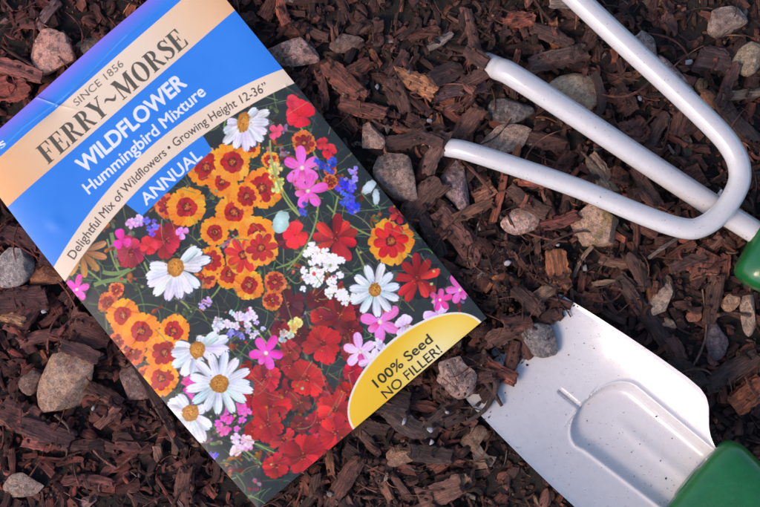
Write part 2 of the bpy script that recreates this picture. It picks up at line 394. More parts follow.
orchid(302, 168, 40, (226, 100, 180), 95); orchid(308, 191, 38, (228, 88, 178), 15); orchid(266, 353, 36, (226, 62, 168), 60); orchid(380, 322, 42, (228, 112, 184), 40); orchid(360, 352, 36, (232, 176, 220), 100)
orchid(372, 360, 26, (236, 196, 226), 200); orchid(460, 290, 30, (222, 90, 170), 120); orchid(80, 286, 26, (232, 70, 168), 80); blob_petals(438, 315, 28, (214, 178, 220), 3, 3.6, 1.1); blob_petals(404, 326, 26, (226, 190, 226), 4)
orchid(440, 300, 24, (206, 60, 140), 20); blob_petals(182, 232, 14, (214, 120, 190), 4)
cluster(325, 167, 20, (62, 76, 196), 9, 7); cluster(345, 190, 22, (70, 80, 206), 10, 7); cluster(351, 206, 20, (64, 70, 200), 9, 7); cluster(352, 174, 18, (150, 130, 214), 8, 5); cluster(303, 208, 12, (70, 80, 190), 4, 6); cluster(150, 226, 14, (100, 100, 200), 7, 6)
cluster(134, 222, 16, (206, 150, 206), 6, 8); cluster(237, 334, 16, (126, 110, 204), 7, 5); cluster(214, 457, 14, (100, 90, 196), 5, 6)
cluster(241, 318, 24, (220, 200, 226), 11, 7); cluster(221, 326, 24, (226, 206, 226), 10, 7); cluster(206, 304, 12, (190, 160, 214), 5, 6); cluster(254, 328, 18, (196, 176, 216), 8, 5)
cluster(315, 258, 28, (240, 232, 240), 13, 8); cluster(336, 265, 24, (240, 232, 240), 11, 8); cluster(309, 279, 22, (238, 226, 236), 9, 7); cluster(341, 287, 32, (236, 224, 230), 13, 7); cluster(326, 270, 20, (236, 226, 236), 6, 7)
cluster(356, 292, 14, (230, 214, 226), 6, 6); cluster(386, 348, 20, (232, 206, 230), 6, 8)
disc(*i2c(281, 222), 12, (178, 214, 206), 8, A0 + .2, .05); disc(*i2c(369, 187), 9, (206, 224, 222), 4.5, A0 + .6, .06); disc(*i2c(376, 197), 8, (204, 222, 220), 3.5, A0 - .2, .06)
cluster(298, 328, 16, (214, 190, 96), 5, 9); cluster(284, 334, 14, (180, 170, 150), 5, 7); cluster(272, 170, 14, (200, 176, 96), 4, 8); cluster(279, 186, 12, (188, 186, 100), 3, 8)
for p in ([(270, 140), (270, 165), (280, 188)], [(280, 188), (286, 204), (300, 216)]): stem(p, 2.0, (150, 158, 84))
cluster(185, 380, 22, (226, 70, 160), 8, 7); cluster(193, 394, 12, (224, 76, 164), 4, 8)
cluster(232, 417, 32, (230, 86, 172), 17, 8); cluster(240, 446, 20, (230, 178, 212), 9, 9)
for i in range(170):     # stems and grass blades that cross in front
    x, y = pr.uniform(0, CW), pr.uniform(150, CH); L = pr.uniform(10, 34); a = pr.uniform(0, 6.28)
    e_ = (x + L * math.cos(a), y + L * math.sin(a)); m_ = ((x + e_[0]) / 2 + pr.normal(0, 5), (y + e_[1]) / 2 + pr.normal(0, 5))
    stroke(bez((x, y), m_, e_), pr.uniform(.5, 1.2), jit((124, 138, 74), 22), .8, True)
    if i % 3 == 0: disc(e_[0], e_[1], pr.uniform(.9, 2.0), jit([(190, 90, 40), (200, 60, 60), (170, 170, 100)][i % 9 // 3], 18), rough=.2)
daisy(243, 122, 56, [20, (48, .7), -20, -42, -64, -84, -106, -130, (-150, .8), (175, .6), 0], 10, (232, 230, 236), .62, .17)
daisy(176, 267, 66, [(30, .95), (16, 1.1), (44, .9), (2, .8), -38, -60, -82, -104, -126, -146, (-164, .95), (178, .8)], 9.5, (240, 242, 248), .9, .17)
daisy(198, 349, 58, [(20, 1.15), (0, 1.1), (-25, .8), (38, .9), (165, .8), (190, .9), (215, 1.0), (240, 1.0), (-100, .9), (-75, .8), (70, .5)], 8.6, (232, 238, 246), .88, .2)
daisy(193, 411, 56, [(150, .9), (172, .95), (200, .7), (125, .8), (235, .7), (-85, 1.15), (-60, 1.15), (-40, .9), (-108, 1.0), (20, .5)], 8.2, (236, 236, 246), .95, .22)
daisy(220, 383, 66, [a for a in range(0, 360, 27)], 9.0, (234, 240, 248), 1.05, .15)
daisy(375, 290, 54, [a for a in range(10, 370, 33)], 6.8, (232, 240, 244), .9, .17)
# printed photo grain and unevenness
for _ in range(2):
    INK[1:-1, 1:-1] = (INK[1:-1, 1:-1] * 2 + INK[:-2, 1:-1] + INK[2:, 1:-1] + INK[1:-1, :-2] + INK[1:-1, 2:]) / 6
ng = smooth_noise((IH, IW), (60, 40), 3)[..., None]; nf = smooth_noise((IH, IW), (420, 280), 4)[..., None]
INK[:] = np.clip(INK * (.96 + .16 * ng + .08 * nf) + 5, 0, 255)

# --- the header
BLUE = np.array((54, 140, 240)); CREAM = np.array((252, 228, 200)); OLIVE = (98, 92, 78); WHITE = (248, 248, 252)
arc = lambda u, y, k=27.0: y + (u - 150) ** 2 * k / 22500
us = np.linspace(-2, 302, 90)
fill([(-2, -2), (302, -2)] + [(u, arc(u, 115)) for u in us[::-1]], lambda X, Y: np.ones(X.shape + (1,)) * BLUE)
def band(X, Y):      # the cream deepens to orange at both ends of the band, as printed
    k = np.clip(np.abs((X - 165) / 150.0) - .25, 0, 1)[..., None] ** 1.3
    return CREAM * (1 - k) + np.array((250, 168, 96)) * k
fill([(-2, 24), (302, 24), (302, 66), (-2, 66)], band)
fill([(u, arc(u, 114)) for u in us] + [(u, arc(u, 137, 22)) for u in us[::-1]], CREAM)
TABL = [(92, arc(92, 137, 22) - .2)] + [(u, arc(u, 137, 22) - .2) for u in np.linspace(93, 194, 24)] + [(195, arc(195, 137, 22)), (193, 156), (97, 160.5)]
fill(TABL, BLUE)
# the yellow corner badge
bth = np.linspace(0, math.pi, 60)
BADGE = [(209 + 82 * math.cos(t), 458.5 - 42.5 * math.sin(t) ** .92) for t in bth]
fill([(209 + 84.5 * math.cos(t), 460 - 46.5 * math.sin(t) ** .92) for t in bth], (250, 244, 226))
def gold(X, Y):
    k = np.clip(np.hypot((X - 238) / 66, (Y - 452) / 34), 0, 1)[..., None]
    return np.array((255, 244, 186)) * (1 - k) + np.array((255, 204, 44)) * k
fill(BADGE, gold)

# --- lettering
pi_ = math.pi
def text_tris(body, size, bold=0.0, spacing=1.0, shear=0.0):
    cu = bpy.data.curves.new('lettering', 'FONT'); cu.body = body; cu.size = size; cu.align_x = 'CENTER'; cu.offset = bold
    cu.space_character = spacing; cu.resolution_u = 5; cu.shear = shear
    o = bpy.data.objects.new('lettering', cu); COL.objects.link(o)
    dg = bpy.context.evaluated_depsgraph_get(); ev = o.evaluated_get(dg); me = ev.to_mesh(); me.calc_loop_triangles()
    V = np.array([v.co[:2] for v in me.vertices]); T = np.array([t.vertices[:] for t in me.loop_triangles])
    ev.to_mesh_clear(); bpy.data.objects.remove(o); bpy.data.curves.remove(cu)
    return V, T
def letters(body, width, capmid, caph, col, x=150, bold=0.0, mapf=None, spacing=1.0):
    V, T = text_tris(body, 1.0, 0.0, spacing)
    H, _ = text_tris('H', 1.0, 0.0)
    ch = H[:, 1].max() - H[:, 1].min(); cm = (H[:, 1].max() + H[:, 1].min()) / 2
    sx = width / (V[:, 0].max() - V[:, 0].min()); sy = caph / ch
    P = np.stack([(V[:, 0] - (V[:, 0].max() + V[:, 0].min()) / 2) * sx, -(V[:, 1] - cm) * sy], 1)
    P = mapf(P) if mapf else P + [x, capmid]
    k = bold * sy
    for dx, dy in ([(0, 0)] if not bold else [(k * math.cos(a), k * math.sin(a)) for a in np.arange(8) * pi_ / 4] + [(0, 0)]):
        for t in T: fill(P[t] + [dx, dy], col)
def serif_logo(x0, x1, yb, h, col):
    """FERRY~MORSE in a high-contrast serif face; glyphs drawn on a unit cap height"""
    def rc(a, b, c, d): return [(a, b), (c, b), (c, d), (a, d)]
    def ell(cx, cy, rx, ry, a0=0, a1=360, n=30): return [(cx + rx * math.cos(R(a)), cy + ry * math.sin(R(a))) for a in np.linspace(a0, a1, n)]
    hole = 'hole'
    def stemx(x, wd=.19): return [rc(x, 0, x + wd, 1), rc(x - .07, 0, x + wd + .07, .045), rc(x - .07, .955, x + wd + .07, 1)]
    F = stemx(.08) + [rc(.1, .95, .60, 1), [(.60, 1), (.60, .70), (.57, .70), (.50, .95)], rc(.2, .49, .42, .535), [(.46, .68), (.46, .35), (.43, .35), (.40, .49), (.40, .535), (.43, .68)]]
    Eg = stemx(.08) + [rc(.1, .95, .58, 1), [(.58, 1), (.58, .70), (.55, .70), (.48, .95)], rc(.2, .49, .41, .535), [(.45, .68), (.45, .35), (.42, .35), (.39, .49), (.39, .535), (.42, .68)], rc(.1, 0, .60, .05), [(.62, 0), (.63, .32), (.60, .32), (.51, .05)]]
    bowl = [(.2, 1)] + [(.32 + .26 * math.cos(R(a)), .745 + .255 * math.sin(R(a))) for a in np.linspace(90, -90, 20)] + [(.2, .49), (.2, .53)] + [(.30 + .11 * math.cos(R(a)), .745 + .215 * math.sin(R(a))) for a in np.linspace(-90, 90, 20)] + [(.2, .96)]
    Rg = stemx(.08) + [bowl, [(.30, .51), (.42, .51), (.66, .06), (.72, .045), (.72, 0), (.54, 0)]]
    Y = [rc(.27, 0, .46, .45), rc(.20, 0, .53, .045), [(.03, .97), (.24, .97), (.46, .46), (.40, .38), (.27, .42)], [(.60, .97), (.66, .97), (.44, .42), (.38, .46)], rc(-.03, .955, .30, 1), rc(.52, .955, .74, 1)]
    M = [rc(.11, 0, .165, 1), rc(.02, 0, .26, .045), [(.02, 1), (.28, 1), (.52, .26), (.45, .0)], [(.45, 0), (.50, 0), (.80, 1), (.72, 1)], rc(.72, 0, .91, 1), rc(.64, 0, .98, .045), rc(.72, .955, .98, 1), [(.02, 1), (.02, .955), (.11, .955), (.2, 1)]]
    O = [ell(.39, .5, .36, .52) + ell(.39, .5, .17, .47)[::-1]]
    sp = np.array([(.50, .74), (.46, .90), (.33, .98), (.17, .92), (.13, .76), (.22, .62), (.38, .50), (.50, .36), (.49, .16), (.35, .03), (.19, .05), (.08, .25)])
    tt = np.linspace(0, len(sp) - 1, 50); q = np.stack([np.interp(tt, range(len(sp)), sp[:, k]) for k in (0, 1)], 1)
    for _ in range(3): q[1:-1] = (q[:-2] + q[1:-1] * 2 + q[2:]) / 4
    tg = np.gradient(q, axis=0); tg /= np.linalg.norm(tg, axis=1)[:, None]; nn = np.stack([-tg[:, 1], tg[:, 0]], 1)
    sw = np.interp(tt / tt[-1], [0, .18, .30, .5, .68, .85, 1], [.02, .03, .08, .105, .08, .03, .02])[:, None]
    S = [list(map(tuple, np.concatenate([q + nn * sw, (q - nn * sw)[::-1]]))), [(.53, 1.0), (.53, .68), (.50, .68), (.45, .88)], [(.05, 0), (.05, .33), (.08, .33), (.14, .12)]]
    td = np.linspace(0, 1, 24); ty = .44 + .12 * np.sin(td * 6.2 + .3); th = .02 + .065 * np.sin(td * math.pi)
    tilde = [[(.05 + .62 * a, b + c) for a, b, c in zip(td, ty, th)] + [(.05 + .62 * a, b - c) for a, b, c in zip(td[::-1], ty[::-1], th[::-1])]]
    word = [(F, .66), (Eg, .70), (Rg, .76), (Rg, .74), (Y, .72), (tilde, .74), (M, 1.03), (O, .82), (Rg, .76), (S, .62), (Eg, .66)]
    tot = sum(a for _, a in word); k = (x1 - x0) / tot; x = x0
    for g, a in word:
        m = None
        for P in g: fill([(x + px * k, yb - py * h) for px, py in P], col)
        x += a * k
letters('SINCE 1856', 63, 32.2, 7.2, (126, 112, 98), 147)
serif_logo(57, 243, 61.5, 20.5, OLIVE)
letters('WILDFLOWER', 135, 83.5, 15.0, WHITE, 147, .034)
letters('Hummingbird Mixture', 154, 104.2, 11.6, WHITE, 147, .020)
letters('ANNUAL', 74, 149.6, 11.5, WHITE, 144, .020)
letters('100% Seed', 73, 436.0, 9.6, (44, 44, 38), 207, .016)
letters('NO FILLER!', 74, 450.2, 9.4, (44, 44, 38), 207, .008)
letters('s', 6.5, 14.2, 9.5, WHITE, 33.5, .02)
def along(P):
    u = 147 + P[:, 0]; s = 2 * (u - 150) * 24.0 / 22500
    base = arc(u, 126.3, 24.0)
    return np.stack([u - P[:, 1] * s, base + P[:, 1]], 1)
letters('Delightful Mix of Wildflowers \u2022 Growing Height 12-36\u201d', 258, 0, 8.4, (92, 78, 74), 147, .006, along)
fill([(-2, -2), (302, -2), (302, 13), (200, 16), (100, 14), (-2, 17)], lambda X, Y: np.array((150, 124, 240)) * (1 - np.clip(Y / 17, 0, 1)[..., None]) + BLUE * np.clip(Y / 17, 0, 1)[..., None])  # violet top edge imitates a reflection, painted into the blue ink
letters('s', 6.5, 14.2, 9.5, WHITE, 33.5, .02)
# a faint fold worn into the top margin
stroke([(0, 20), (60, 17), (120, 21), (200, 15)], 1.6, (120, 176, 250), .5)

# --- mesh of the face
inkd = INK.reshape(IH // 2, 2, IW // 2, 2, 3).mean((1, 3))
NV, NU = inkd.shape[:2]
PAPERK = 0.78
ink_lin = lin(inkd) * PAPERK
uu = (np.arange(NU) + .5) / NU; vv = (np.arange(NV) + .5) / NV
UU, VV = np.meshgrid(uu, vv)
edge_px = np.minimum.reduce([UU * CW, (1 - UU) * CW, VV * CH, (1 - VV) * CH])
def packet_relief(U, V):
    e = np.minimum.reduce([U * CW, (1 - U) * CW, V * CH, (1 - V) * CH])
    h = 0.9 * (1 - np.exp(-np.maximum(e, 0) / 18.0))                       # slightly filled pouch
    h = h + 0.55 * np.sin(U * 5.1 + 1.0) * np.sin(V * 6.3 + .6) + .22 * np.sin(U * 11 + V * 9) 
    h -= 1.6 * np.exp(-((V * CH - 0) / 13.0) ** 2) * (0.6 + .4 * np.sin(U * 9))  # top flap bends back
    h -= 0.55 * np.exp(-(((U - .33) * CW / 16) ** 2 + ((V - .055) * CH / 9) ** 2))  # dent in the flap
    h += 0.35 * np.exp(-np.abs((V * CH - 19 - 3 * np.sin(U * 7)) / 2.2))     # crease
    h -= 0.8 * np.exp(-(((U - .62) * CW / 34) ** 2 + ((V - .66) * CH / 30) ** 2))   # thumb dent
    h += 0.22 * np.exp(-(((U - .10) * CW / 7 + .4 * np.sin(V * 60)) ** 2 + ((V - .235) * CH / 10 + .3 * np.sin(U * 50)) ** 2))     # bump at the edge
    for u0, v0, u1, v1, w_, a_ in ((.30, .005, .34, .05, 1.2, .5), (.34, .05, .62, .028, 1.5, .35), (.34, .05, .06, .06, 1.7, .3), (.34, .05, .38, .085, 1.1, .2), (.86, .0, .93, .05, 1.4, .3), (.55, .62, .74, .72, 2.4, .28), (.74, .72, .78, .86, 2.2, .2),
                                   (.0, .56, .10, .53, 1.6, .3), (.0, .66, .07, .69, 1.4, .3), (.97, .34, 1.0, .40, 1.3, .25), (.02, .40, .16, .36, 2.0, .16), (.9, .9, 1.0, .84, 1.5, .2), (.1, .93, .28, .99, 2.2, .3)):
        ax, ay, bx, by_ = u0 * CW, v0 * CH, u1 * CW, v1 * CH; ln2 = (bx - ax) ** 2 + (by_ - ay) ** 2
        t_ = np.clip(((U * CW - ax) * (bx - ax) + (V * CH - ay) * (by_ - ay)) / ln2, 0, 1)
        dist = np.hypot(U * CW - ax - t_ * (bx - ax), V * CH - ay - t_ * (by_ - ay)); h = h + a_ * np.exp(-(dist / w_)) * (1 - .7 * t_)
    h -= 0.9 * np.exp(-(((U - 0.0) * CW / 26) ** 2 + ((V - .45) * CH / 90) ** 2)) * .5
    return h
def quad_img(U, V):
    bow = -7.0 * np.exp(-((U) / .12)) * np.sin(np.clip(V, 0, 1) * math.pi)   # the long left side bows outwards a little
    P = ((1 - V) * (1 - U))[..., None] * TL + ((1 - V) * U)[..., None] * TR + (V * (1 - U))[..., None] * BL + (V * U)[..., None] * BR
    P = P + bow[..., None] * np.array([.77, -.63])
    return P
def packet_pts(U, V, dz=0.0, keep=None):
    P = quad_img(U, V); z = ZP + packet_relief(U, V) + dz
    x, y = at(P[..., 0], P[..., 1], ZP + 1.0)
    return np.stack([x, y, z], -1)
FP = packet_pts(UU, VV)
fn = np.cross(np.gradient(FP, axis=1).reshape(-1, 3), np.gradient(FP, axis=0).reshape(-1, 3)); fn *= np.sign(fn[:, 2:3]); fn /= np.linalg.norm(fn, axis=1)[:, None]
idx = np.arange(NU * NV).reshape(NV, NU)
quads = np.stack([idx[:-1, :-1], idx[1:, :-1], idx[1:, 1:], idx[:-1, 1:]], -1).reshape(-1, 4)
qu = UU[:-1, :-1].ravel() * CW; qv = VV[:-1, :-1].ravel() * CH
def inside(P):
    P = np.asarray(P); r = np.zeros(len(qu), bool)
    for i in range(len(P)):
        xa, ya = P[i]; xb, yb = P[(i + 1) % len(P)]
        if ya == yb: continue
        c = (ya > qv) != (yb > qv); r ^= c & (qu < (xb - xa) * (qv - ya) / (yb - ya) + xa)
    return r
region = np.full(len(qu), 5)                               # flower picture
region[qv < arc(qu, 137, 22)] = 3                           # slogan band
region[qv < arc(qu, 114)] = 2                               # title panel
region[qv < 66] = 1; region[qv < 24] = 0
region[inside(TABL)] = 4
region[inside([(209 + 84.5 * math.cos(t), 460 - 46.5 * math.sin(t) ** .92) for t in bth])] = 6
pc = at(*((TL + TR + BR + BL) / 4), ZP)
packet = tag(empty('seed_packet', (pc[0], pc[1], ZP - 1)), 'printed wildflower seed packet with blue and cream header lying on the bark mulch', 'seed packet')
names = ['top_flap', 'brand_band', 'title_panel', 'slogan_band', 'annual_tab', 'flower_picture', 'filler_badge']
plabels = ['blue violet top margin of the packet with a creased fold', 'cream band with a serif brand name', 'blue panel with white title lettering', 'curved cream band with small dark lettering', 'small blue tab lettered ANNUAL', 'photo print of orange, white, red and pink wildflowers', 'yellow corner badge lettered 100% Seed NO FILLER!']
off = np.array([pc[0], pc[1], ZP - 1])
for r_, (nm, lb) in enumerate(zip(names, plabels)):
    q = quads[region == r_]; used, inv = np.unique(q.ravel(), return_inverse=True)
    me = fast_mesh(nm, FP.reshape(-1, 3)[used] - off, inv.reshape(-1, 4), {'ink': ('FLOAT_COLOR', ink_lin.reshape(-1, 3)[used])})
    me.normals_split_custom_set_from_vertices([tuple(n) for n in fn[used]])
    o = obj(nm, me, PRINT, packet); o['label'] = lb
# back sheet with the folded rim
bu = np.linspace(0, 1, 61); bv = np.linspace(0, 1, 91); BU, BV = np.meshgrid(bu, bv)
e = np.minimum.reduce([BU * CW, (1 - BU) * CW, BV * CH, (1 - BV) * CH])
bot = packet_pts(BU, BV); bot[..., 2] = bot[..., 2] - .45 - 1.9 * (1 - np.exp(-e / 20.0))
def ring(g): return np.concatenate([g[0, :-1], g[:-1, -1], g[-1, :0:-1], g[:0:-1, 0]])
bi = np.arange(bot[..., 0].size).reshape(bot.shape[:2])
ringi = ring(bi); V = bot.reshape(-1, 3)
rim = packet_pts(BU, BV, -.03).reshape(-1, 3)[ringi]
n0 = len(V); nr = len(ringi); k = np.arange(nr)
f1 = np.stack([bi[:-1, :-1], bi[:-1, 1:], bi[1:, 1:], bi[1:, :-1]], -1).reshape(-1, 4)
f2 = np.stack([ringi, np.roll(ringi, -1), n0 + np.roll(k, -1), n0 + k], -1)
obj('back_sheet', fast_mesh('back_sheet', np.concatenate([V, rim]) - off, [f1, f2]), PAPER, packet)
# packet underside to the ground maps
pin_u = np.zeros((GY, GX)); pin_v = np.zeros((GY, GX))
k_ = (HC - ZP - 1) / D
IPX = 380 + WX / (PX * k_); IPY = 253.5 - WY / (PX * k_)
u = np.full((GY, GX), .5); v = np.full((GY, GX), .5)
for _ in range(8):
    p = quad_img(u, v) * 0 + ((1 - v) * (1 - u))[..., None] * TL + ((1 - v) * u)[..., None] * TR + (v * (1 - u))[..., None] * BL + (v * u)[..., None] * BR
    du = (1 - v)[..., None] * (TR - TL) + v[..., None] * (BR - BL); dv = (1 - u)[..., None] * (BL - TL) + u[..., None] * (BR - TR)
    ex, ey = IPX - p[..., 0], IPY - p[..., 1]; det = du[..., 0] * dv[..., 1] - du[..., 1] * dv[..., 0]
    u = u + (ex * dv[..., 1] - ey * dv[..., 0]) / det; v = v + (ey * du[..., 0] - ex * du[..., 1]) / det
PEDGE = np.minimum.reduce([(u + .03) * CW, (1 - u) * CW, v * CH, (1 - v) * CH])    # photo px inside the packet outline
m = PEDGE > -5
CEIL[m] = np.minimum(CEIL[m], (ZP - 1.5) - 1.6 * (1 - np.exp(-np.maximum(PEDGE[m], 0) / 20)))
TOPS[PEDGE > 0] = ZP + 1.2

# ------------------------------------------------------------------ HAND CULTIVATOR
def catmull(P, n=10):
    P = np.asarray(P, float); Q = np.vstack([2 * P[0] - P[1], P, 2 * P[-1] - P[-2]]); out = []
    for i in range(1, len(Q) - 2):
        a, b, c, d = Q[i - 1:i + 3]
        for t in np.linspace(0, 1, n, endpoint=False):
            out.append(.5 * (2 * b + (c - a) * t + (2 * a - 5 * b + 4 * c - d) * t * t + (3 * b - a - 3 * c + d) * t ** 3))
    out.append(Q[-2]); return np.array(out)
def tube(P, rad, m=20, cap=True):
    P = np.asarray(P, float); n = len(P); rad = np.full(n, rad) if np.isscalar(rad) else np.asarray(rad)
    T = np.gradient(P, axis=0); T /= np.linalg.norm(T, axis=1)[:, None]
    N = np.cross(T[0], [0, 0, 1.0]); 
    if np.linalg.norm(N) < .1: N = np.array([1., 0, 0])
    V = []
    for i in range(n):
        N = N - T[i] * N.dot(T[i]); N /= np.linalg.norm(N); B = np.cross(T[i], N)
        th = np.linspace(0, 2 * math.pi, m, endpoint=False)
        V.append(P[i] + rad[i] * (np.cos(th)[:, None] * N + np.sin(th)[:, None] * B))
    V = np.concatenate(V); I = np.arange(n * m).reshape(n, m); J = np.roll(I, -1, 1)
    Fq = np.stack([I[:-1], I[1:], J[1:], J[:-1]], -1).reshape(-1, 4)
    Fs = [Fq]
    if cap:
        V = np.vstack([V, P[0], P[-1]]); Fs.append(np.concatenate([np.stack([J[0], I[0] * 1, np.full(m, n * m)], -1)[:, [0, 2, 1]], np.stack([I[-1], J[-1], np.full(m, n * m + 1)], -1)]))
    return V, Fs
def to_maps(P, rad):
    """a tube's under and upper side into the ground maps"""
    for (x, y, z), r in zip(P, rad if not np.isscalar(rad) else [rad] * len(P)):
        m = (WX - x) ** 2 + (WY - y) ** 2 < (r * 1.05) ** 2
        if z - r > -0.5: CEIL[m] = np.minimum(CEIL[m], z - r * .75)
        TOPS[m] = np.maximum(TOPS[m], z + r * .7)
def path(pts):      # (photo x, photo y, z)
    return [(*at(a, b, c), c) for a, b, c in pts]
cx_, cy_ = at(760, 232, 12)
cult = tag(empty('hand_cultivator', (cx_, cy_, 0)), 'white three tined hand cultivator with a green handle, tine tips pushed into the mulch', 'garden tool')
co = np.array([cx_, cy_, 0])
sh = catmull(path([(481, 60, -7), (485, 62.5, -3), (491, 65.5, 2.5), (499, 69, 6.5), (514, 76, 9.2), (572, 113, 10.2), (643, 160, 10.8), (709, 203, 11.2), (760, 235, 12), (800, 260, 13), (840, 285, 14)]), 12)
V, Fs = tube(sh, 3.05, 24); obj('shank', fast_mesh('shank', V - co, Fs, sharp=60), ENAMEL, cult); to_maps(sh, 3.05)
left = [(430, 146.5, -7), (434, 146, -3), (440, 146, 2), (449, 147.5, 5.4), (477, 154, 8.2), (572, 186, 11.5), (643, 215, 14.5), (682, 228, 16.3), (702, 226.5, 16.9), (722, 212, 17.2), (737.5, 187, 17), (739.5, 168, 16.6)]
right = [(732, 149, 16), (714, 127, 15.2), (667, 82, 13), (619, 38, 11.5), (575, -3, 9.5), (545, -31, 7.5), (533, -43, 3), (534, -36, -4)]
ub = catmull(path(left + right), 12)
dd = np.linspace(0, 1, len(ub)); rad = np.interp(dd, [0, .08, .45, .6, .78, 1], [2.45, 2.45, 2.75, 2.85, 3.0, 2.9])
V, Fs = tube(ub, rad, 24); obj('tine_bar', fast_mesh('tine_bar', V - co, Fs, sharp=60), ENAMEL, cult); to_maps(ub, rad)
# weld beads where the bar crosses the shank
wb = []
for sx, (px, py) in ((0, (715.5, 201)), (1, (733, 214))):
    c = np.array([*at(px, py, 12.6), 11.9]); P = []
    for t in np.linspace(-1, 1, 9): P.append(c + np.array([.53, .85, 0]) * 0 + np.array([-.45 * t * 5.0, -.55 * t * 5.2, -1.6 * t * t]) + rng.normal(0, .12, 3))
    V, Fs = tube(catmull(P, 3), .8 * np.sin(np.linspace(.35, 2.8, len(P) * 3 - 2)) + .05 * np.sin(np.arange(len(P) * 3 - 2) * 1.9), 10); obj('weld_bead', fast_mesh('weld_bead', V - co, Fs), ENAMEL, cult)
def loft(axis_pts, sec, dirx, m=48, exp=3.8):
    """flat-oval handle: sec rows are (distance, half width, half height, lift)"""
    a = np.asarray(axis_pts[0]); d = np.asarray(dirx, float); d /= np.linalg.norm(d)
    s = np.cross([0, 0, 1.0], d); s /= np.linalg.norm(s); upv = np.cross(d, s); V = []
    th = np.linspace(0, 2 * math.pi, m, endpoint=False)
    cx = np.sign(np.cos(th)) * np.abs(np.cos(th)) ** (2 / exp); sy = np.sign(np.sin(th)) * np.abs(np.sin(th)) ** (2 / exp)
    for t, w_, h_, z_ in sec: V.append(a + d * t + upv * z_ + cx[:, None] * w_ * s + sy[:, None] * h_ * upv)
    n = len(sec); V = np.concatenate(V); I = np.arange(n * m).reshape(n, m); J = np.roll(I, -1, 1)
    Fq = np.stack([I[:-1], J[:-1], J[1:], I[1:]], -1).reshape(-1, 4)
    V = np.vstack([V, a + d * sec[0][0] + upv * sec[0][3], a + d * sec[-1][0] + upv * sec[-1][3]])
    return V, [Fq, np.concatenate([np.stack([J[0], I[0], np.full(m, n * m)], -1), np.stack([I[-1], J[-1], np.full(m, n * m + 1)], -1)])]
HSEC = [(-.6, 3.6, 3.4, 0), (-.2, 4.2, 3.8, 0), (0, 10.2, 4.4, 0), (.5, 11.6, 5.0, 0), (1.4, 12.4, 5.8, 0), (3.6, 13.0, 7.4, 0), (5.0, 13.1, 7.7, 0), (10, 12.6, 8.0, 0), (22, 10.5, 7.6, 0), (38, 9.6, 7.6, 0), (60, 11.5, 8.4, 0), (76, 11.2, 8.0, 0), (84, 8.5, 6.2, 0), (87, 4.5, 3.2, 0)]
ha = np.array([*at(759, 232, 13), 12.0]); hb = np.array([*at(840, 282, 15), 15.0])
V, Fs = loft([ha], HSEC, hb - ha); obj('handle', fast_mesh('handle', V - co, Fs, sharp=38), GREEN, cult)
for t in np.linspace(0, 85, 40):
    p = ha + (hb - ha) / np.linalg.norm(hb - ha) * t; m = (WX - p[0]) ** 2 + (WY - p[1]) ** 2 < 12.5 ** 2; CEIL[m] = np.minimum(CEIL[m], p[2] - 7.6)

# ------------------------------------------------------------------ HAND TROWEL
TA = np.array([.78, .626]); TN = np.array([.626, -.78]); TP = np.array([557., 388.])
TILT = R(12.0); TZ = 4.6; A_BASE = -54.0
def trowel_mm(a, b, h):
    """a along the axis (photo px), b across, h above the blade plane (mm) -> mm"""
    z = TZ + (a - A_BASE) * PX * math.tan(TILT) + h - np.clip(-46.0 - a, 0, None) * PX * .42
    p = TP + a[..., None] * TA + (b + 4.0)[..., None] * TN if hasattr(a, 'shape') else TP + a * TA + (b + 4.0) * TN
    x, y = at(p[..., 0], p[..., 1], z); return np.stack([x, y, z * np.ones_like(x)], -1)
ak = np.array([-135, -132, -125, -110, -85, -54, -20, 20, 60, 95, 112, 122, 130, 137, 143, 150, 158, 166, 180])
wk = np.array([6, 22, 38, 54, 65, 71.5, 76, 80.5, 84, 86.0, 85.5, 82.5, 76.5, 68, 60.5, 54.5, 50.0, 47.5, 46])
na, nb = 340, 220
aa = np.linspace(-135, 180, na); bb = np.linspace(-1, 1, nb); AA, BB = np.meshgrid(aa, bb, indexing='ij')
Wd = np.interp(AA, ak, wk)
from math import pi
def smooth1(y, k=7):
    p = np.concatenate([[y[0]] * k, y, [y[-1]] * k]); return np.convolve(p, np.ones(2 * k + 1) / (2 * k + 1), 'same')[k:-k]
wrow = smooth1(np.interp(aa, ak, wk), 2); Wd = np.repeat(wrow[:, None], nb, 1)
Bp = BB * Wd
def blade_h(a, b, wd):
    t = b / 86.0
    dish = 5.6 * t ** 2 * np.clip((a + 100) / 120, .12, 1)                         # rolled-up sides
    lip = .12 * np.clip((np.abs(b) / wd - .95) / .05, 0, 1)
    # pressed tang channel: a rounded U that opens towards the handle
    bc = np.interp(a, [20, 36, 60, 180], [-5, 0, 6, 7]); s = np.clip((a - 30) / 26.0, 0, None); hw = np.where(s > 0, 38 * np.sqrt(np.clip(1 - np.clip(1 - s, 0, 1) ** 2, 0, 1)), -20.0) 
    hw = hw + np.where(a > 53, (a - 53) * -.02, 0)
    sd = np.where(a > 30, hw - np.abs(b - bc), -(30 - a) - np.abs(b - bc) * .2)
    dent = -1.9 * (1 / (1 + np.exp(-(sd - 2) / 2.3)))
    rimr = .45 * np.exp(-((sd + 3) / 2.6) ** 2)
    ridge = .3 * np.exp(-(b - 6.5) ** 2 / 40.0) * np.clip((a - 62) / 20, 0, 1)      # centre crease inside the channel
    lead = -1.1 * np.exp(-((b + 4.5) / 2.0) ** 2) * np.clip((a - 2) / 2, 0, 1) * np.clip((32 - a) / 4, 0, 1)   # short crease ahead of it
    return dish + lip + dent + rimr + ridge + lead
Hh = blade_h(AA, Bp, Wd)
top = trowel_mm(AA, Bp, Hh)
bott = top - np.array([0, 0, 1.2])
n1 = na * nb; I = np.arange(n1).reshape(na, nb)
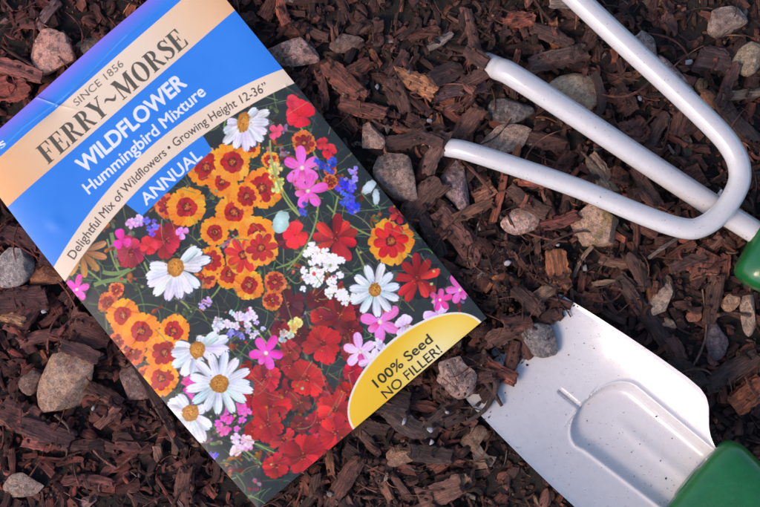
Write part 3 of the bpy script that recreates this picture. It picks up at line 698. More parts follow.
Fq = np.stack([I[:-1, :-1], I[1:, :-1], I[1:, 1:], I[:-1, 1:]], -1).reshape(-1, 4)
rg = ring(I); rj = np.roll(rg, -1)
V = np.concatenate([top.reshape(-1, 3), bott.reshape(-1, 3)])
side = np.stack([rg, rj, rj + n1, rg + n1], -1)
if np.cross(V[Fq[0][1]] - V[Fq[0][0]], V[Fq[0][2]] - V[Fq[0][0]])[2] < 0: Fq = Fq[:, ::-1]
to_ = np.array([*at(690, 490, 10), 0.0])
trowel = tag(empty('hand_trowel', to_), 'white metal hand trowel with green handle, its blade tip buried in bark mulch', 'garden tool')
obj('blade', fast_mesh('blade', V - to_, [Fq, Fq[:, ::-1] + n1, side], sharp=50), ENAMEL, trowel)
h0 = trowel_mm(np.array(161.), np.array(4.), 1.8); h1 = trowel_mm(np.array(260.), np.array(4.), 1.8)
TSEC = [(t, w_ * 1.22, h_ * .98, z_) for t, w_, h_, z_ in HSEC]
V, Fs = loft([h0], TSEC, h1 - h0); obj('handle', fast_mesh('handle', V - to_, Fs, sharp=38), GREEN, trowel)
rag = 7 * np.sin(Bp / 9.0) + 5 * np.sin(Bp / 4.1 + 1) - 4
seen = AA > -56 + rag
yy_, xx_ = ij(top[seen][:, 0], top[seen][:, 1]); top = top[seen]
np.minimum.at(CEIL, (yy_, xx_), top[..., 2] - 1.5); np.maximum.at(TOPS, (yy_, xx_), top[..., 2])
TROW = np.zeros((GY, GX), bool); TROW[yy_, xx_] = True
TA_ = (PPX - TP[0]) * TA[0] + (PPY - TP[1]) * TA[1]; TB_ = (PPX - TP[0]) * TN[0] + (PPY - TP[1]) * TN[1] - 4
hd_ = (h1 - h0) / np.linalg.norm(h1 - h0)
for t in np.linspace(0, 85, 40):
    p = h0 + hd_ * t; m = (WX - p[0]) ** 2 + (WY - p[1]) ** 2 < 15.0 ** 2; CEIL[m] = np.minimum(CEIL[m], p[2] - 7.8); TROW |= m

# ------------------------------------------------------------------ SOIL
H = .9 * smooth_noise((GY, GX), (9, 12), 21) * 2 + 1.0 * smooth_noise((GY, GX), (40, 54), 22) + .5 * smooth_noise((GY, GX), (140, 190), 23) - 1.6
H = np.minimum(H, CEIL - .8)
st = 2; gV = np.stack([WX[::st, ::st], WY[::st, ::st], H[::st, ::st]], -1); gI = np.arange(gV[..., 0].size).reshape(gV.shape[:2])
soil = obj('soil', fast_mesh('soil', gV.reshape(-1, 3), np.stack([gI[:-1, :-1], gI[:-1, 1:], gI[1:, 1:], gI[1:, :-1]], -1).reshape(-1, 4)), SOIL)
tag(soil, 'dark damp garden soil under the mulch', 'soil', kind='structure')
XF = [-30000, -XM + .5, XM - .5, 30000]; YF = [-30000, -YM + .5, YM - .5, 30000]
gv = np.array([(x, y, -2.2) for y in YF for x in XF]); gf = np.array([[r * 4 + c, r * 4 + c + 1, r * 4 + c + 5, r * 4 + c + 4] for r in range(3) for c in range(3) if (r, c) != (1, 1)])
grd = obj('ground', fast_mesh('ground', gv, gf, smooth=False), SOIL); tag(grd, 'dark earth of the garden bed round the mulch', 'ground', kind='structure')

# ------------------------------------------------------------------ BARK: shapes
def chip_shape(L, W, T, seed, n=10, m=10, flat=2.8, taper=.25, bend=.08, rag=.10, ridge=.12):
    """a broken piece of bark: ridged along its length, ragged at both ends, a little bent and twisted (mm)"""
    r = np.random.default_rng(seed); th = np.linspace(0, 2 * pi, m, endpoint=False) + r.random() * .3
    cy = np.sign(np.cos(th)) * np.abs(np.cos(th)) ** (2 / flat); cz = np.sign(np.sin(th)) * np.abs(np.sin(th)) ** (2 / flat)
    rg_ = 1 + r.normal(0, ridge, m); t = np.linspace(-1, 1, n)
    pw = 1 - taper * r.uniform(.4, 1.3) * np.clip(t, 0, 1) ** r.uniform(1, 3) - taper * r.uniform(.4, 1.3) * np.clip(-t, 0, 1) ** r.uniform(1, 3)
    sk0, sk1 = r.normal(0, .3, 2); tw = r.normal(0, .25); bz = r.normal(0, bend); by = r.normal(0, bend)
    V = np.zeros((n, m, 3))
    for i in range(n):
        k = rg_ * (1 + r.normal(0, ridge * .45, m)) * pw[i]
        y = cy * k * W / 2; z = cz * k * T / 2 * (1 + .15 * math.sin(3 * t[i] + tw * 9))
        c, s = math.cos(tw * t[i]), math.sin(tw * t[i]); y, z = y * c - z * s, y * s + z * c
        x = np.full(m, t[i] * L / 2)
        if i in (0, n - 1): x = x + (sk1 if i else sk0) * y * .6 + r.normal(0, rag * min(L * .35, W), m)
        elif i in (1, n - 2): x = x + (sk1 if i > 1 else sk0) * y * .5
        V[i, :, 0] = x; V[i, :, 1] = y + by * L * (t[i] ** 2 - .4) + r.normal(0, .02 * W); V[i, :, 2] = z + bz * L * (t[i] ** 2 - .4)
    I = np.arange(n * m).reshape(n, m); J = np.roll(I, -1, 1)
    Q = np.stack([I[:-1], J[:-1], J[1:], I[1:]], -1).reshape(-1, 4)
    Vf = np.vstack([V.reshape(-1, 3), V[0].mean(0) + [rag * W * r.uniform(0, 1.5), 0, 0], V[-1].mean(0) - [rag * W * r.uniform(0, 1.5), 0, 0]])
    Tn = np.concatenate([np.stack([J[0], I[0], np.full(m, n * m)], -1), np.stack([I[-1], J[-1], np.full(m, n * m + 1)], -1)])
    return Vf, Q, Tn
def settle(cx, cy, ang, L, W, T, sink=.25, tmax=.45, mark=True, pct=70, lim=True):
    """lay a piece on what is already there; returns height and slopes, and raises the pile"""
    nl, nw = max(3, int(L / 1.5)), max(2, int(W / 1.5)); lx = np.linspace(-L * .45, L * .45, nl); ly = np.linspace(-W * .42, W * .42, nw)
    LX, LY = np.meshgrid(lx, ly); c, s = math.cos(ang), math.sin(ang)
    yi, xi = ij(cx + LX * c - LY * s, cy + LX * s + LY * c); h = H[yi, xi]
    sx = float(np.clip((LX * h).sum() / (LX ** 2).sum(), -tmax, tmax)); sy = float(np.clip((LY * h).sum() / (LY ** 2).sum(), -tmax, tmax))
    z0 = float(np.percentile(h - sx * LX - sy * LY, pct)) + T * (.5 - sink)
    if lim:
        over = float((z0 + sx * LX + sy * LY + T * .5 - CEIL[yi, xi]).max())
        if over > 0: z0 -= over
    if mark:
        nl, nw = max(2, int(L * 2)), max(2, int(W * 2)); LX, LY = np.meshgrid(np.linspace(-L * .45, L * .45, nl), np.linspace(-W * .42, W * .42, nw))
        yi, xi = ij(cx + LX * c - LY * s, cy + LX * s + LY * c); np.maximum.at(H, (yi, xi), z0 + sx * LX + sy * LY + T * .38)
    return z0, sx, sy
def frame(ang, sx, sy, roll=0.0):
    c, s = math.cos(ang), math.sin(ang); ex = np.array([c, s, sx]); ex /= np.linalg.norm(ex)
    ey = np.array([-s, c, sy]); ey -= ex * ex.dot(ey); ey /= np.linalg.norm(ey); ez = np.cross(ex, ey)
    cr, sr = math.cos(roll), math.sin(roll); return np.stack([ex, ey * cr + ez * sr, ez * cr - ey * sr], 1)
BROWN = [(.050, .024, .018), (.066, .031, .022), (.038, .021, .017), (.085, .036, .025), (.058, .034, .026), (.030, .017, .014), (.105, .040, .026), (.074, .040, .032), (.10, .055, .036)]
BW = np.array([4, 4, 4, 2.5, 3, 4, 1.3, 2, .7]); BW /= BW.sum()
def bark_colour(px):
    c = np.array(BROWN[rng.choice(len(BROWN), p=BW)]) * (.55 + 1.0 * rng.random() ** 1.3) * np.array([1.34, 1.08, 1.05])
    if rng.random() < .05: c = np.array([(.20, .12, .075), (.17, .13, .11), (.22, .085, .04)][rng.integers(3)]) * rng.uniform(.7, 1.1)
    red = np.clip((330 - px) / 330, 0, 1)                  # chips turn redder towards the packet's left
    return c * (np.array([1.36, .92, 1.0]) * red + (1 - red) * np.array([1.0, 1.03, 1.02]))
ACC = {'V': [], 'Q': [], 'T': [], 'c': [], 'l': [], 'n': 0}
def add_stuff(V0, Q, Tn, M, pos, scale, col):
    V = (V0 * scale) @ M.T + pos; n = ACC['n']
    ACC['V'].append(V); ACC['Q'].append(Q + n); ACC['T'].append(Tn + n); ACC['c'].append(np.repeat(col[None], len(V), 0)); ACC['l'].append(V0 * scale + rng.uniform(-90, 90, 3)); ACC['n'] += len(V)
small = [chip_shape(1, .42 * rng.uniform(.6, 1.4), .26 * rng.uniform(.6, 1.5), 100 + i, 5, 7, 3.0, .18, .10, .12, .2) for i in range(40)]
crumb = [chip_shape(1, rng.uniform(.6, 1), rng.uniform(.5, .9), 200 + i, 4, 6, 2.5, .5, .05, .3, .25) for i in range(20)]
def fibre_shape(seed):
    r = np.random.default_rng(seed); a, b, c = np.array([-.5, r.normal(0, .08), 0]), np.array([r.normal(0, .15), r.normal(0, .28), r.uniform(.0, .22)]), np.array([.5, r.normal(0, .1), 0])
    P = bez(a, b, c, 9); rad = .024 * r.uniform(.6, 1.4) * np.linspace(1, r.uniform(.3, 1), 9) * (1 + r.normal(0, .15, 9)); V, Fs = tube(P, rad, 5); return V, Fs[0], Fs[1]
fibre = [fibre_shape(300 + i) for i in range(36)]
def inpack(x, y): 
    i, j = ij(x, y); return PEDGE[i, j]
def scatter_small(n, lo, hi, protos, sink=.2, edge=26, aspect=(.42, .3), where=None, dark=1.0, lim=True):
    if XM > 150 and n > 100 and lim: n = int(n * XM * YM / (150 * 112))
    done = tries = 0
    while done < n and tries < n * 6 + 9000:
        tries += 1
        x, y = rng.uniform(-XM + 5, XM - 5), rng.uniform(-YM + 5, YM - 5)
        if inpack(x, y) > edge: continue
        if where is not None and not where(x, y): continue
        L = lo * (hi / lo) ** (rng.random() ** 1.5); i = rng.integers(len(protos)); V0, Q, Tn = protos[i]; an = rng.uniform(0, 2 * pi)
        z, sx, sy = settle(x, y, an, L, L * aspect[0], L * aspect[1], sink, .8, True, 65, lim)
        add_stuff(V0, Q, Tn, frame(an, sx + rng.normal(0, .15), sy + rng.normal(0, .2), rng.normal(0, .5)), np.array([x, y, z]), L, bark_colour(380 + x / PX) * dark * rng.uniform(.7, 1.25)); done += 1
notrowel = lambda x, y: not TROW[ij(x, y)]
scatter_small(5200, .9, 2.6, crumb, .3, 20, (.8, .6), notrowel, .75)  # bottom crumbs coloured darker, standing in for shade in the gaps
scatter_small(3800, 3.0, 8.0, small, .3, 26, (.42, .28), notrowel, .95)

# ------------------------------------------------------------------ STONES
LAND = []          # (photo x, photo y, phrase) landmarks that labels can refer to
def ico(sub):
    t = (1 + 5 ** .5) / 2; V = [(-1, t, 0), (1, t, 0), (-1, -t, 0), (1, -t, 0), (0, -1, t), (0, 1, t), (0, -1, -t), (0, 1, -t), (t, 0, -1), (t, 0, 1), (-t, 0, -1), (-t, 0, 1)]
    F = [(0, 11, 5), (0, 5, 1), (0, 1, 7), (0, 7, 10), (0, 10, 11), (1, 5, 9), (5, 11, 4), (11, 10, 2), (10, 7, 6), (7, 1, 8), (3, 9, 4), (3, 4, 2), (3, 2, 6), (3, 6, 8), (3, 8, 9), (4, 9, 5), (2, 4, 11), (6, 2, 10), (8, 6, 7), (9, 8, 1)]
    V = [np.array(v) / np.linalg.norm(v) for v in V]
    for _ in range(sub):
        mid = {}; G = []
        def md(a, b):
            k = (min(a, b), max(a, b))
            if k not in mid: q = V[a] + V[b]; V.append(q / np.linalg.norm(q)); mid[k] = len(V) - 1
            return mid[k]
        for a, b, c in F: ab, bc, ca = md(a, b), md(b, c), md(c, a); G += [(a, ab, ca), (b, bc, ab), (c, ca, bc), (ab, bc, ca)]
        F = G
    return np.array(V), np.array(F)
IC4, IC2 = ico(4), ico(2)
def n3(V, seed, f):
    r = np.random.default_rng(seed); o = np.zeros(len(V))
    for k in range(10):
        d = r.normal(0, 1, 3); d /= np.linalg.norm(d); o += np.sin(V @ d * f * r.uniform(.6, 1.7) + r.random() * 6.28)
    return o / 4
def stone_shape(L, W, T, seed, ang=7, lump=.06, ic=IC4):
    """tumbled or broken stone: a sphere cut by random planes, then roughened"""
    V, F = ic; V = V.copy(); r = np.random.default_rng(seed)
    for _ in range(ang):
        d = r.normal(0, 1, 3) * [1, 1, .8]; d /= np.linalg.norm(d); h = r.uniform(.55, .85); s = V @ d; o = np.maximum(s - h, 0); V -= (o * r.uniform(.9, 1.0))[:, None] * d
    V = V * (1 + lump * n3(V, seed, 3.0) + lump * .45 * n3(V, seed + 1, 8) + lump * .22 * n3(V, seed + 2, 19))[:, None]
    V -= (V.max(0) + V.min(0)) / 2; V /= (V.max(0) - V.min(0)) / 2
    return V * [L / 2, W / 2, T / 2], F
TAN, PINK, GREY = (.34, .25, .18), (.46, .27, .23), (.22, .20, .20)
# x, y, length, width (photo px), direction, colour 1, colour 2, speckle, dark, stain, facets, name, label
STONES = [
 (63, 382, 78, 50, 62, (.36, .26, .19), (.28, .18, .13), .3, .25, (.45, .2, .15), 6, 'large tan granite stone lying in reddish mulch beside the packet', 'large tan stone'),
 (10, 268, 46, 38, 70, (.30, .30, .33), (.20, .20, .22), .55, .35, None, 8, 'light grey speckled stone nearest the blue header corner of the packet', 'grey speckled stone'),
 (42, 275, 38, 21, 5, (.26, .12, .07), (.16, .07, .045), .15, .2, None, 6, 'small orange brown stone touching the long packet side by the grey stone', 'orange brown stone'),
 (46, 52, 50, 44, 40, (.52, .30, .26), (.40, .22, .19), .35, .45, None, 6, 'pink granite stone above the torn blue top of the packet', 'pink granite stone'),
 (86, 44, 30, 20, 15, (.17, .14, .12), (.10, .08, .07), .4, .4, None, 6, 'dark gritty stone wedged between pink granite and the packet', 'dark gritty stone'),
 (28, 384, 26, 24, 20, (.17, .11, .09), (.11, .07, .06), .25, .3, None, 7, 'small round brown stone next to the large tan granite stone', 'round brown stone'),
 (292, 50, 56, 32, -12, (.36, .24, .23), (.15, .10, .10), .4, .6, None, 7, 'mottled pink and black stone at the packet corner beside the slogan band', 'mottled pink black stone'),
 (346, 40, 36, 20, 5, (.15, .10, .085), (.10, .07, .06), .2, .3, None, 6, 'flat brown stone near mottled pink stone above the red bark chips', 'flat brown stone'),
 (397, 177, 60, 42, -58, (.27, .21, .185), (.20, .15, .135), .3, .45, None, 8, 'big grey brown stone between the packet edge and lowest tine tip', 'big grey brown stone'),
 (372, 137, 30, 27, -30, (.36, .26, .22), (.24, .16, .13), .35, .35, None, 8, 'blocky tan pink stone just above the big grey brown stone', 'blocky tan pink stone'),
 (457, 186, 54, 27, -75, (.25, .20, .235), (.14, .10, .12), .45, .5, None, 7, 'long purple grey stone standing under the lowest tine tip', 'long purple grey stone'),
 (513, 110, 48, 29, -10, (.105, .115, .14), (.06, .06, .07), .35, .4, (.3, .17, .10), 4, 'smooth dark blue grey pebble with pale rim below the middle tine', 'dark blue grey pebble'),
 (508, 137, 54, 31, 12, (.36, .29, .25), (.27, .20, .17), .3, .35, None, 9, 'angular beige stone right beneath the dark blue grey pebble', 'angular beige stone'),
 (578, 92, 62, 42, 12, (.46, .37, .28), (.36, .27, .19), .15, .2, (.42, .24, .10), 8, 'cream stone above the middle tine with a dark bark chip across it', 'cream stone'),
 (522, 221, 40, 27, 14, (.48, .38, .36), (.36, .22, .18), .6, .45, None, 8, 'pale pinkish speckled stone below the lowest tine', 'pale speckled stone'),
 (597, 228, 52, 43, -30, (.34, .26, .20), (.26, .19, .16), .2, .3, (.42, .26, .07), 8, 'large tan stone with yellow stain under the lowest tine', 'yellow stained stone'),
 (677, 79, 62, 23, -52, (.30, .245, .26), (.19, .15, .155), .5, .5, None, 6, 'long rough purple grey stone leaning along the upper tine', 'long rough stone by the upper tine'),
 (648, 48, 36, 28, -50, (.22, .20, .215), (.13, .115, .12), .5, .5, None, 7, 'dark grey speckled stone at the edge of the upper tine', 'dark grey speckled stone'),
 (664, 299, 42, 19, 65, (.34, .28, .24), (.24, .19, .16), .4, .35, None, 8, 'elongated grey beige stone between yellow stained stone and trowel shoulder', 'grey beige stone'),
 (672, 324, 17, 12, 0, (.32, .24, .16), (.22, .15, .10), .2, .25, None, 7, 'tiny tan stone under the elongated grey beige stone', 'tiny tan stone'),
 (698, 317, 16, 12, 25, (.36, .17, .11), (.26, .12, .08), .2, .2, None, 7, 'tiny orange pink stone beside the purple pointed stone', 'tiny orange stone'),
 (721, 338, 48, 24, -82, (.135, .11, .145), (.09, .07, .09), .2, .25, None, 9, 'purple pointed stone under the green cultivator handle', 'purple pointed stone'),
 (755, 312, 52, 18, 88, (.32, .27, .23), (.24, .19, .16), .5, .3, None, 6, 'narrow pale granite stone at the picture edge below the green cultivator handle', 'narrow pale stone'),
 (735, 303, 22, 16, 50, (.32, .23, .15), (.22, .13, .08), .3, .3, None, 7, 'small tan stone below the rounded end of the green cultivator handle', 'small tan stone'),
 (752, 58, 40, 30, 30, (.28, .24, .17), (.20, .18, .14), .2, .3, None, 8, 'yellow grey flat stone outside the upper tine at the picture corner', 'yellow grey stone'),
 (712, 98, 24, 19, -40, (.32, .15, .075), (.22, .10, .05), .15, .25, None, 7, 'orange brown stone outside the upper tine bend', 'orange stone by the upper tine'),
 (706, 82, 16, 14, 60, (.20, .15, .085), (.13, .09, .05), .2, .3, None, 7, 'little olive brown stone touching the orange one by the upper tine', 'olive brown stone'),
 (456, 376, 44, 36, -50, (.26, .19, .18), (.17, .12, .115), .45, .4, None, 5, 'lumpy pinkish clinker stone between the packet corner and the trowel blade', 'lumpy pinkish stone'),
 (405, 458, 38, 22, 5, (.24, .15, .095), (.16, .09, .06), .15, .25, None, 8, 'flaky tan brown stone below the yellow badge', 'flaky tan brown stone'),
 (476, 440, 30, 20, 40, (.17, .115, .08), (.11, .07, .05), .15, .25, None, 8, 'dull brown stone in dark mulch beside the trowel blade edge', 'dull brown stone'),
 (131, 384, 44, 30, -60, (.19, .12, .115), (.13, .08, .075), .3, .25, None, 6, 'purplish brown stone against the long left side of the packet', 'purplish brown stone'),
 (730, 18, 42, 30, 20, (.24, .20, .18), (.15, .12, .11), .4, .4, None, 7, 'grey brown stone above the yellow grey flat stone', 'grey brown stone at the top edge'),
 (18, 488, 40, 26, 10, (.30, .24, .21), (.2, .15, .13), .4, .4, None, 7, 'pale brown stone at the foot of the reddish mulch', 'pale brown stone at the foot'),
]
STM = np.zeros((GY, GX))       # how much stone stands here
def put_stone(x, y, L, W, dg_, c1, c2, sp_, dk, stn, fc, label, phrase, i, zs=None, name='stone', group='stones among the bark mulch', lump=.06):
    L, W = L * PX, W * PX; T = min(L, W) * (.62 if fc != 4 else .55)
    V, F = stone_shape(L, W, T, 700 + i, fc + 3, lump); X, Y = at(x, y, 6); a = R(dg_)
    c, s = math.cos(a), math.sin(a)
    if zs is None:
        d = ((WX - X) * c + (WY - Y) * s) / (L / 2), (-(WX - X) * s + (WY - Y) * c) / (W / 2); rr = d[0] ** 2 + d[1] ** 2; m = rr < .9
        z = float(np.percentile(H[m], 45)) + T * .30 if m.any() else T * .2
        cl = CEIL[rr < 1.0]; 
        if len(cl): z = min(z, float(cl.min()) - T * .52)
    else: z = zs
    m = ((WX - X) * c + (WY - Y) * s) ** 2 / (L / 2) ** 2 + (-(WX - X) * s + (WY - Y) * c) ** 2 / (W / 2) ** 2
    k = np.sqrt(np.clip(1 - m, 0, 1)); H[m < 1] = np.maximum(H, z + T / 2 * k)[m < 1]; STM[m < 1] = 1
    o = obj(name, fast_mesh(name, V, F, sharp=32), mat_rock(c1, c2, sp_, dk, stn), None, (X, Y, z)); o.rotation_euler = (rng.normal(0, .06), rng.normal(0, .06), a)
    tag(o, label, 'stone', group); LAND.append((x, y, 'the ' + phrase)); return o
for i, s_ in enumerate(STONES):
  if 'lumpy' not in s_[11]: put_stone(*s_, i, lump=.11 if 'lumpy' in s_[11] else .06)

# ------------------------------------------------------------------ BARK CHIPS one by one
LAND += [(447, 147, 'the lowest tine tip'), (497, 66, 'the middle tine tip'), (560, 183, 'the lowest tine'), (640, 158, 'the middle tine'), (650, 66, 'the upper tine'), (700, 228, 'the tine bend'), (742, 165, 'the upper bend of the tine bar'), (745, 264, 'the green cultivator handle'),
         (655, 352, 'the long trowel edge'), (709, 410, 'the trowel shoulder'), (560, 303, 'the covered trowel corner'), (505, 432, 'the near trowel edge'), (740, 452, 'the green trowel handle'), (487, 318, 'the pointed packet corner'), (420, 385, 'the yellow badge'),
         (345, 150, 'the red poppies on the packet'), (420, 240, 'the packet edge by the red star flower'), (270, 55, 'the slogan end of the packet'), (40, 240, 'the blue header edge'), (100, 325, 'the packet edge by the orange flowers'), (180, 425, 'the packet edge by the daisies'),
         (60, 85, 'the top flap of the packet'), (325, 460, 'the packet edge by the red cosmos'), (290, 86, 'the packet edge below the slogan')]
# x, y, length, width, direction, colour, speckled label or None
NOTABLE = [
 (417, 81, 44, 19, -25, (.36, .16, .075), 'orange tan speckled bark chip near the middle tine tip'), (463, 88, 58, 14, 10, (.075, .042, .045), 'dull purple brown bark chip ending at the middle tine tip'),
 (342, 80, 48, 21, -45, (.15, .052, .034), 'reddish bark chip slanting beside the packet below the flat brown stone'), (357, 67, 32, 15, 35, (.16, .055, .032), 'short red bark chip crossing the end of a slanting reddish one'),
 (362, 108, 48, 15, -14, (.15, .06, .042), 'long red brown bark chip above the blocky tan pink stone'), (400, 93, 38, 13, -65, (.07, .034, .026), None), (322, 88, 38, 10, -80, (.15, .055, .038), 'thin reddish bark splinter nearest the slogan end of the packet'),
 (407, 137, 42, 16, 14, (.055, .03, .025), 'dark bark chip between blocky tan pink stone and the lowest tine tip'), (431, 157, 52, 17, 66, (.10, .058, .048), 'grey brown bark chip leaning against the lowest tine tip'),
 (470, 122, 42, 20, 52, (.115, .055, .038), 'brown leaf shaped bark chip between the two tine tips'), (446, 72, 36, 18, 28, (.06, .032, .028), None), (398, 62, 30, 12, 50, (.07, .034, .028), None),
 (421, 204, 62, 26, 50, (.085, .045, .034), 'broad brown bark chip between packet edge and long purple grey stone'), (460, 236, 66, 22, -55, (.13, .058, .046), 'long reddish bark chip with a rounded head next to the packet edge'),
 (474, 210, 44, 12, 25, (.17, .085, .05), 'slim bark chip with an orange broken end under the long purple grey stone'), (432, 236, 44, 15, -62, (.045, .027, .024), None), (500, 198, 48, 7, 76, (.19, .06, .035), 'upright thin red splinter left of the pale speckled stone'),
 (529, 201, 46, 15, -35, (.085, .045, .034), None), (508, 256, 44, 16, 28, (.075, .036, .027), None), (559, 270, 41, 22, -82, (.27, .105, .046), 'upright orange brown rectangular bark block below the lowest tine'),
 (508, 285, 27, 25, -35, (.15, .052, .034), 'square brick red bark block near the pointed packet corner'), (493, 281, 26, 6, 55, (.26, .11, .05), None), (541, 252, 46, 7, -85, (.11, .052, .036), 'straight upright splinter between the pale speckled stone and orange block'),
 (584, 261, 36, 4, 60, (.18, .12, .08), None), (562, 221, 38, 12, 18, (.12, .038, .03), None), (526, 252, 18, 7, 25, (.28, .15, .08), None), (585, 284, 22, 8, 85, (.14, .05, .033), None), (580, 298, 64, 9, -5, (.15, .055, .038), 'long thin red strip just above the covered trowel corner'),
 (610, 283, 32, 6, 3, (.20, .14, .09), None), (534, 308, 42, 24, 5, (.07, .035, .028), None), (518, 153, 20, 7, 80, (.26, .10, .045), None), (601, 173, 42, 16, -60, (.24, .165, .11), 'pale straw coloured rectangular chip between the lowest and middle tines'),
 (620, 176, 20, 17, -20, (.16, .062, .036), None), (600, 93, 42, 10, -78, (.06, .038, .032), 'dark bark chip lying across the cream stone'), (548, 140, 40, 16, -12, (.085, .04, .03), None), (740, 118, 62, 18, -48, (.05, .032, .028), 'wide dark bark chip outside the bend of the upper tine'),
 (645, 310, 84, 17, -54, (.055, .033, .027), 'longest dark curved bark piece above the trowel shoulder'), (752, 396, 40, 22, 40, (.22, .075, .036), 'rust orange bark chip at the edge beside the trowel shoulder'), (735, 372, 60, 20, 35, (.06, .036, .03), None),
 (86, 330, 44, 30, -22, (.11, .044, .036), 'ribbed wide bark chip touching the packet edge by the orange flowers'), (41, 338, 52, 12, 10, (.15, .056, .048), 'long straight reddish chip above the large tan granite stone'), (11, 319, 26, 10, -12, (.32, .17, .09), 'small straw orange chip at the left border below the grey stone'),
 (16, 417, 42, 30, -20, (.15, .06, .045), 'broad rusty bark chip left of and below the large tan granite stone'), (90, 448, 42, 12, -4, (.10, .042, .034), None), (45, 432, 52, 22, -22, (.085, .036, .034), None), (102, 396, 40, 13, -30, (.12, .05, .036), None), (106, 418, 34, 11, 45, (.15, .06, .046), None),
 (16, 70, 54, 14, -16, (.24, .085, .07), 'smooth round reddish stick left of the pink granite stone'), (80, 352, 40, 14, -20, (.09, .04, .035), None), (152, 400, 116, 11, -62, (.085, .05, .044), 'very long thin bark strip running beside the daisies edge of the packet'),
 (20, 300, 50, 24, 5, (.075, .03, .027), None), (25, 240, 60, 22, -18, (.075, .027, .027), 'broad dark red bark slab against the blue header edge'), (60, 257, 46, 20, -10, (.07, .026, .026), None), (70, 288, 40, 12, 70, (.09, .036, .032), None),
 (711, 264, 24, 26, 80, (.16, .065, .044), 'reddish squared bark block left of the green cultivator handle'), (690, 262, 38, 14, 20, (.08, .042, .034), None), (626, 262, 46, 11, -4, (.13, .075, .05), None), (640, 270, 40, 16, -60, (.06, .033, .027), None),
 (716, 300, 50, 16, 82, (.075, .04, .03), None), (688, 372, 46, 15, -30, (.05, .03, .026), None), (636, 130, 28, 24, 20, (.12, .05, .04), None), (690, 180, 30, 24, 30, (.10, .042, .033), None), (648, 186, 46, 12, -58, (.09, .046, .036), None), (660, 130, 40, 14, 60, (.06, .034, .028), None),
 (716, 60, 34, 24, -10, (.07, .04, .036), None), (730, 84, 46, 12, 68, (.085, .042, .034), None), (745, 94, 44, 9, 8, (.19, .14, .10), 'pale dry strip beside the orange stones outside the upper tine'), (560, 55, 60, 17, 14, (.10, .06, .048), None), (555, 34, 44, 16, -24, (.08, .046, .038), None),
 (405, 420, 74, 20, -32, (.06, .038, .034), 'long dull brown bark piece below the yellow badge'), (440, 416, 46, 16, 40, (.05, .032, .028), None), (385, 400, 50, 26, -12, (.048, .03, .027), None), (440, 345, 40, 14, 10, (.055, .034, .028), None), (364, 440, 46, 9, -48, (.10, .055, .044), None), (430, 455, 44, 20, -8, (.05, .031, .026), None),
 (465, 415, 46, 12, 20, (.06, .036, .03), None), (510, 350, 38, 16, -50, (.05, .03, .025), None), (485, 335, 40, 14, -20, (.075, .04, .03), None), (495, 300, 36, 12, 55, (.07, .035, .026), None),
]
COLN = lambda c: ('straw coloured' if c[0] > .17 and c[1] / c[0] > .58 else 'orange brown' if c[0] > .2 else 'reddish' if c[1] / c[0] < .42 and c[0] > .075 else 'dark brown' if c[0] < .062 else 'grey brown' if c[2] / c[0] > .48 else 'brown')
taken = set()
def chip_label(x, y, L, W, col, ang):
    ds = sorted((math.hypot(x - a, y - b), k) for k, (a, b, _) in enumerate(LAND))
    size = 'tiny' if L < 17 else 'short' if L < 25 else 'medium' if L < 36 else 'long'
    shp = 'bark splinter' if L / W > 3.3 else 'bark sliver' if L / W > 2.5 else 'bark chip' if L / W > 1.6 else 'bark block'
    a_ = ang % 180; hd = 'lying flat across' if a_ < 22 or a_ > 158 else 'upright' if 68 < a_ < 112 else 'rising' if a_ < 90 else 'falling'
    hd = {'lying flat across': 'level', 'upright': 'upright', 'rising': 'rising', 'falling': 'sloping'}[hd]
    near = LAND[ds[0][1]]
    for use in (0, 1):
        for d, k in ds[1:9]:
            m_ = LAND[k]; v1 = (near[0] - x, near[1] - y); v2 = (m_[0] - x, m_[1] - y)
            if v1[0] * v2[0] + v1[1] * v2[1] > 0 and not use: continue
            lb = f'{size} {COLN(col)} {shp} between {near[2]} and {m_[2]}'
            if len(lb.split()) > 16: lb = f'{COLN(col)} {shp} between {near[2]} and {m_[2]}'
            if lb not in taken and len(lb.split()) <= 16: taken.add(lb); return lb
            lb2 = f'{hd} {COLN(col)} {shp} between {near[2]} and {m_[2]}'
            if lb2 not in taken and len(lb2.split()) <= 16: taken.add(lb2); return lb2
    lb = f'{hd} {size} {COLN(col)} {shp} close to {near[2]}'; taken.add(lb); return lb
def put_chip(x, y, L, W, dg_, col, label, seed, T=None, top=False, zfix=None, roll=None):
    X, Y = at(x, y, 6); L_, W_ = L * PX, W * PX; T = T or min(W_ * .62, 3.2) * rng.uniform(.75, 1.15); a = R(dg_)
    z, sx, sy = settle(X, Y, a, L_, W_, T, .18 if not top else .1, .4, True, 78, not top)
    if zfix is not None: z = zfix
    col = np.asarray(col) * np.array([1.05, 1.0, 1.0]); V, Q, Tn = chip_shape(L_, W_, T, seed, 16, 16, 3.6 if L / W < 2 else 3.0, (.22 if L / W > 1.7 else .08) * rng.uniform(.2, 1.4), .05, rng.uniform(.04, .12), .13)
    M = frame(a, sx, sy, rng.normal(0, .12) if roll is None else roll)
    me = fast_mesh('bark_chip', V, [Q, Tn], {'tint': ('FLOAT_COLOR', np.repeat(np.array(col)[None], len(V), 0)), 'loc': ('FLOAT_VECTOR', V + rng.uniform(-90, 90, 3))}, sharp=36)
    o = obj('bark_chip', me, WOOD, None, (X, Y, z)); o.rotation_euler = Matrix(M.tolist()).to_euler()
    if label is None: label = chip_label(x, y, L, W, col, dg_)
    tag(o, label, 'bark chip', 'bark chips of the mulch'); return o
n_chip = 0
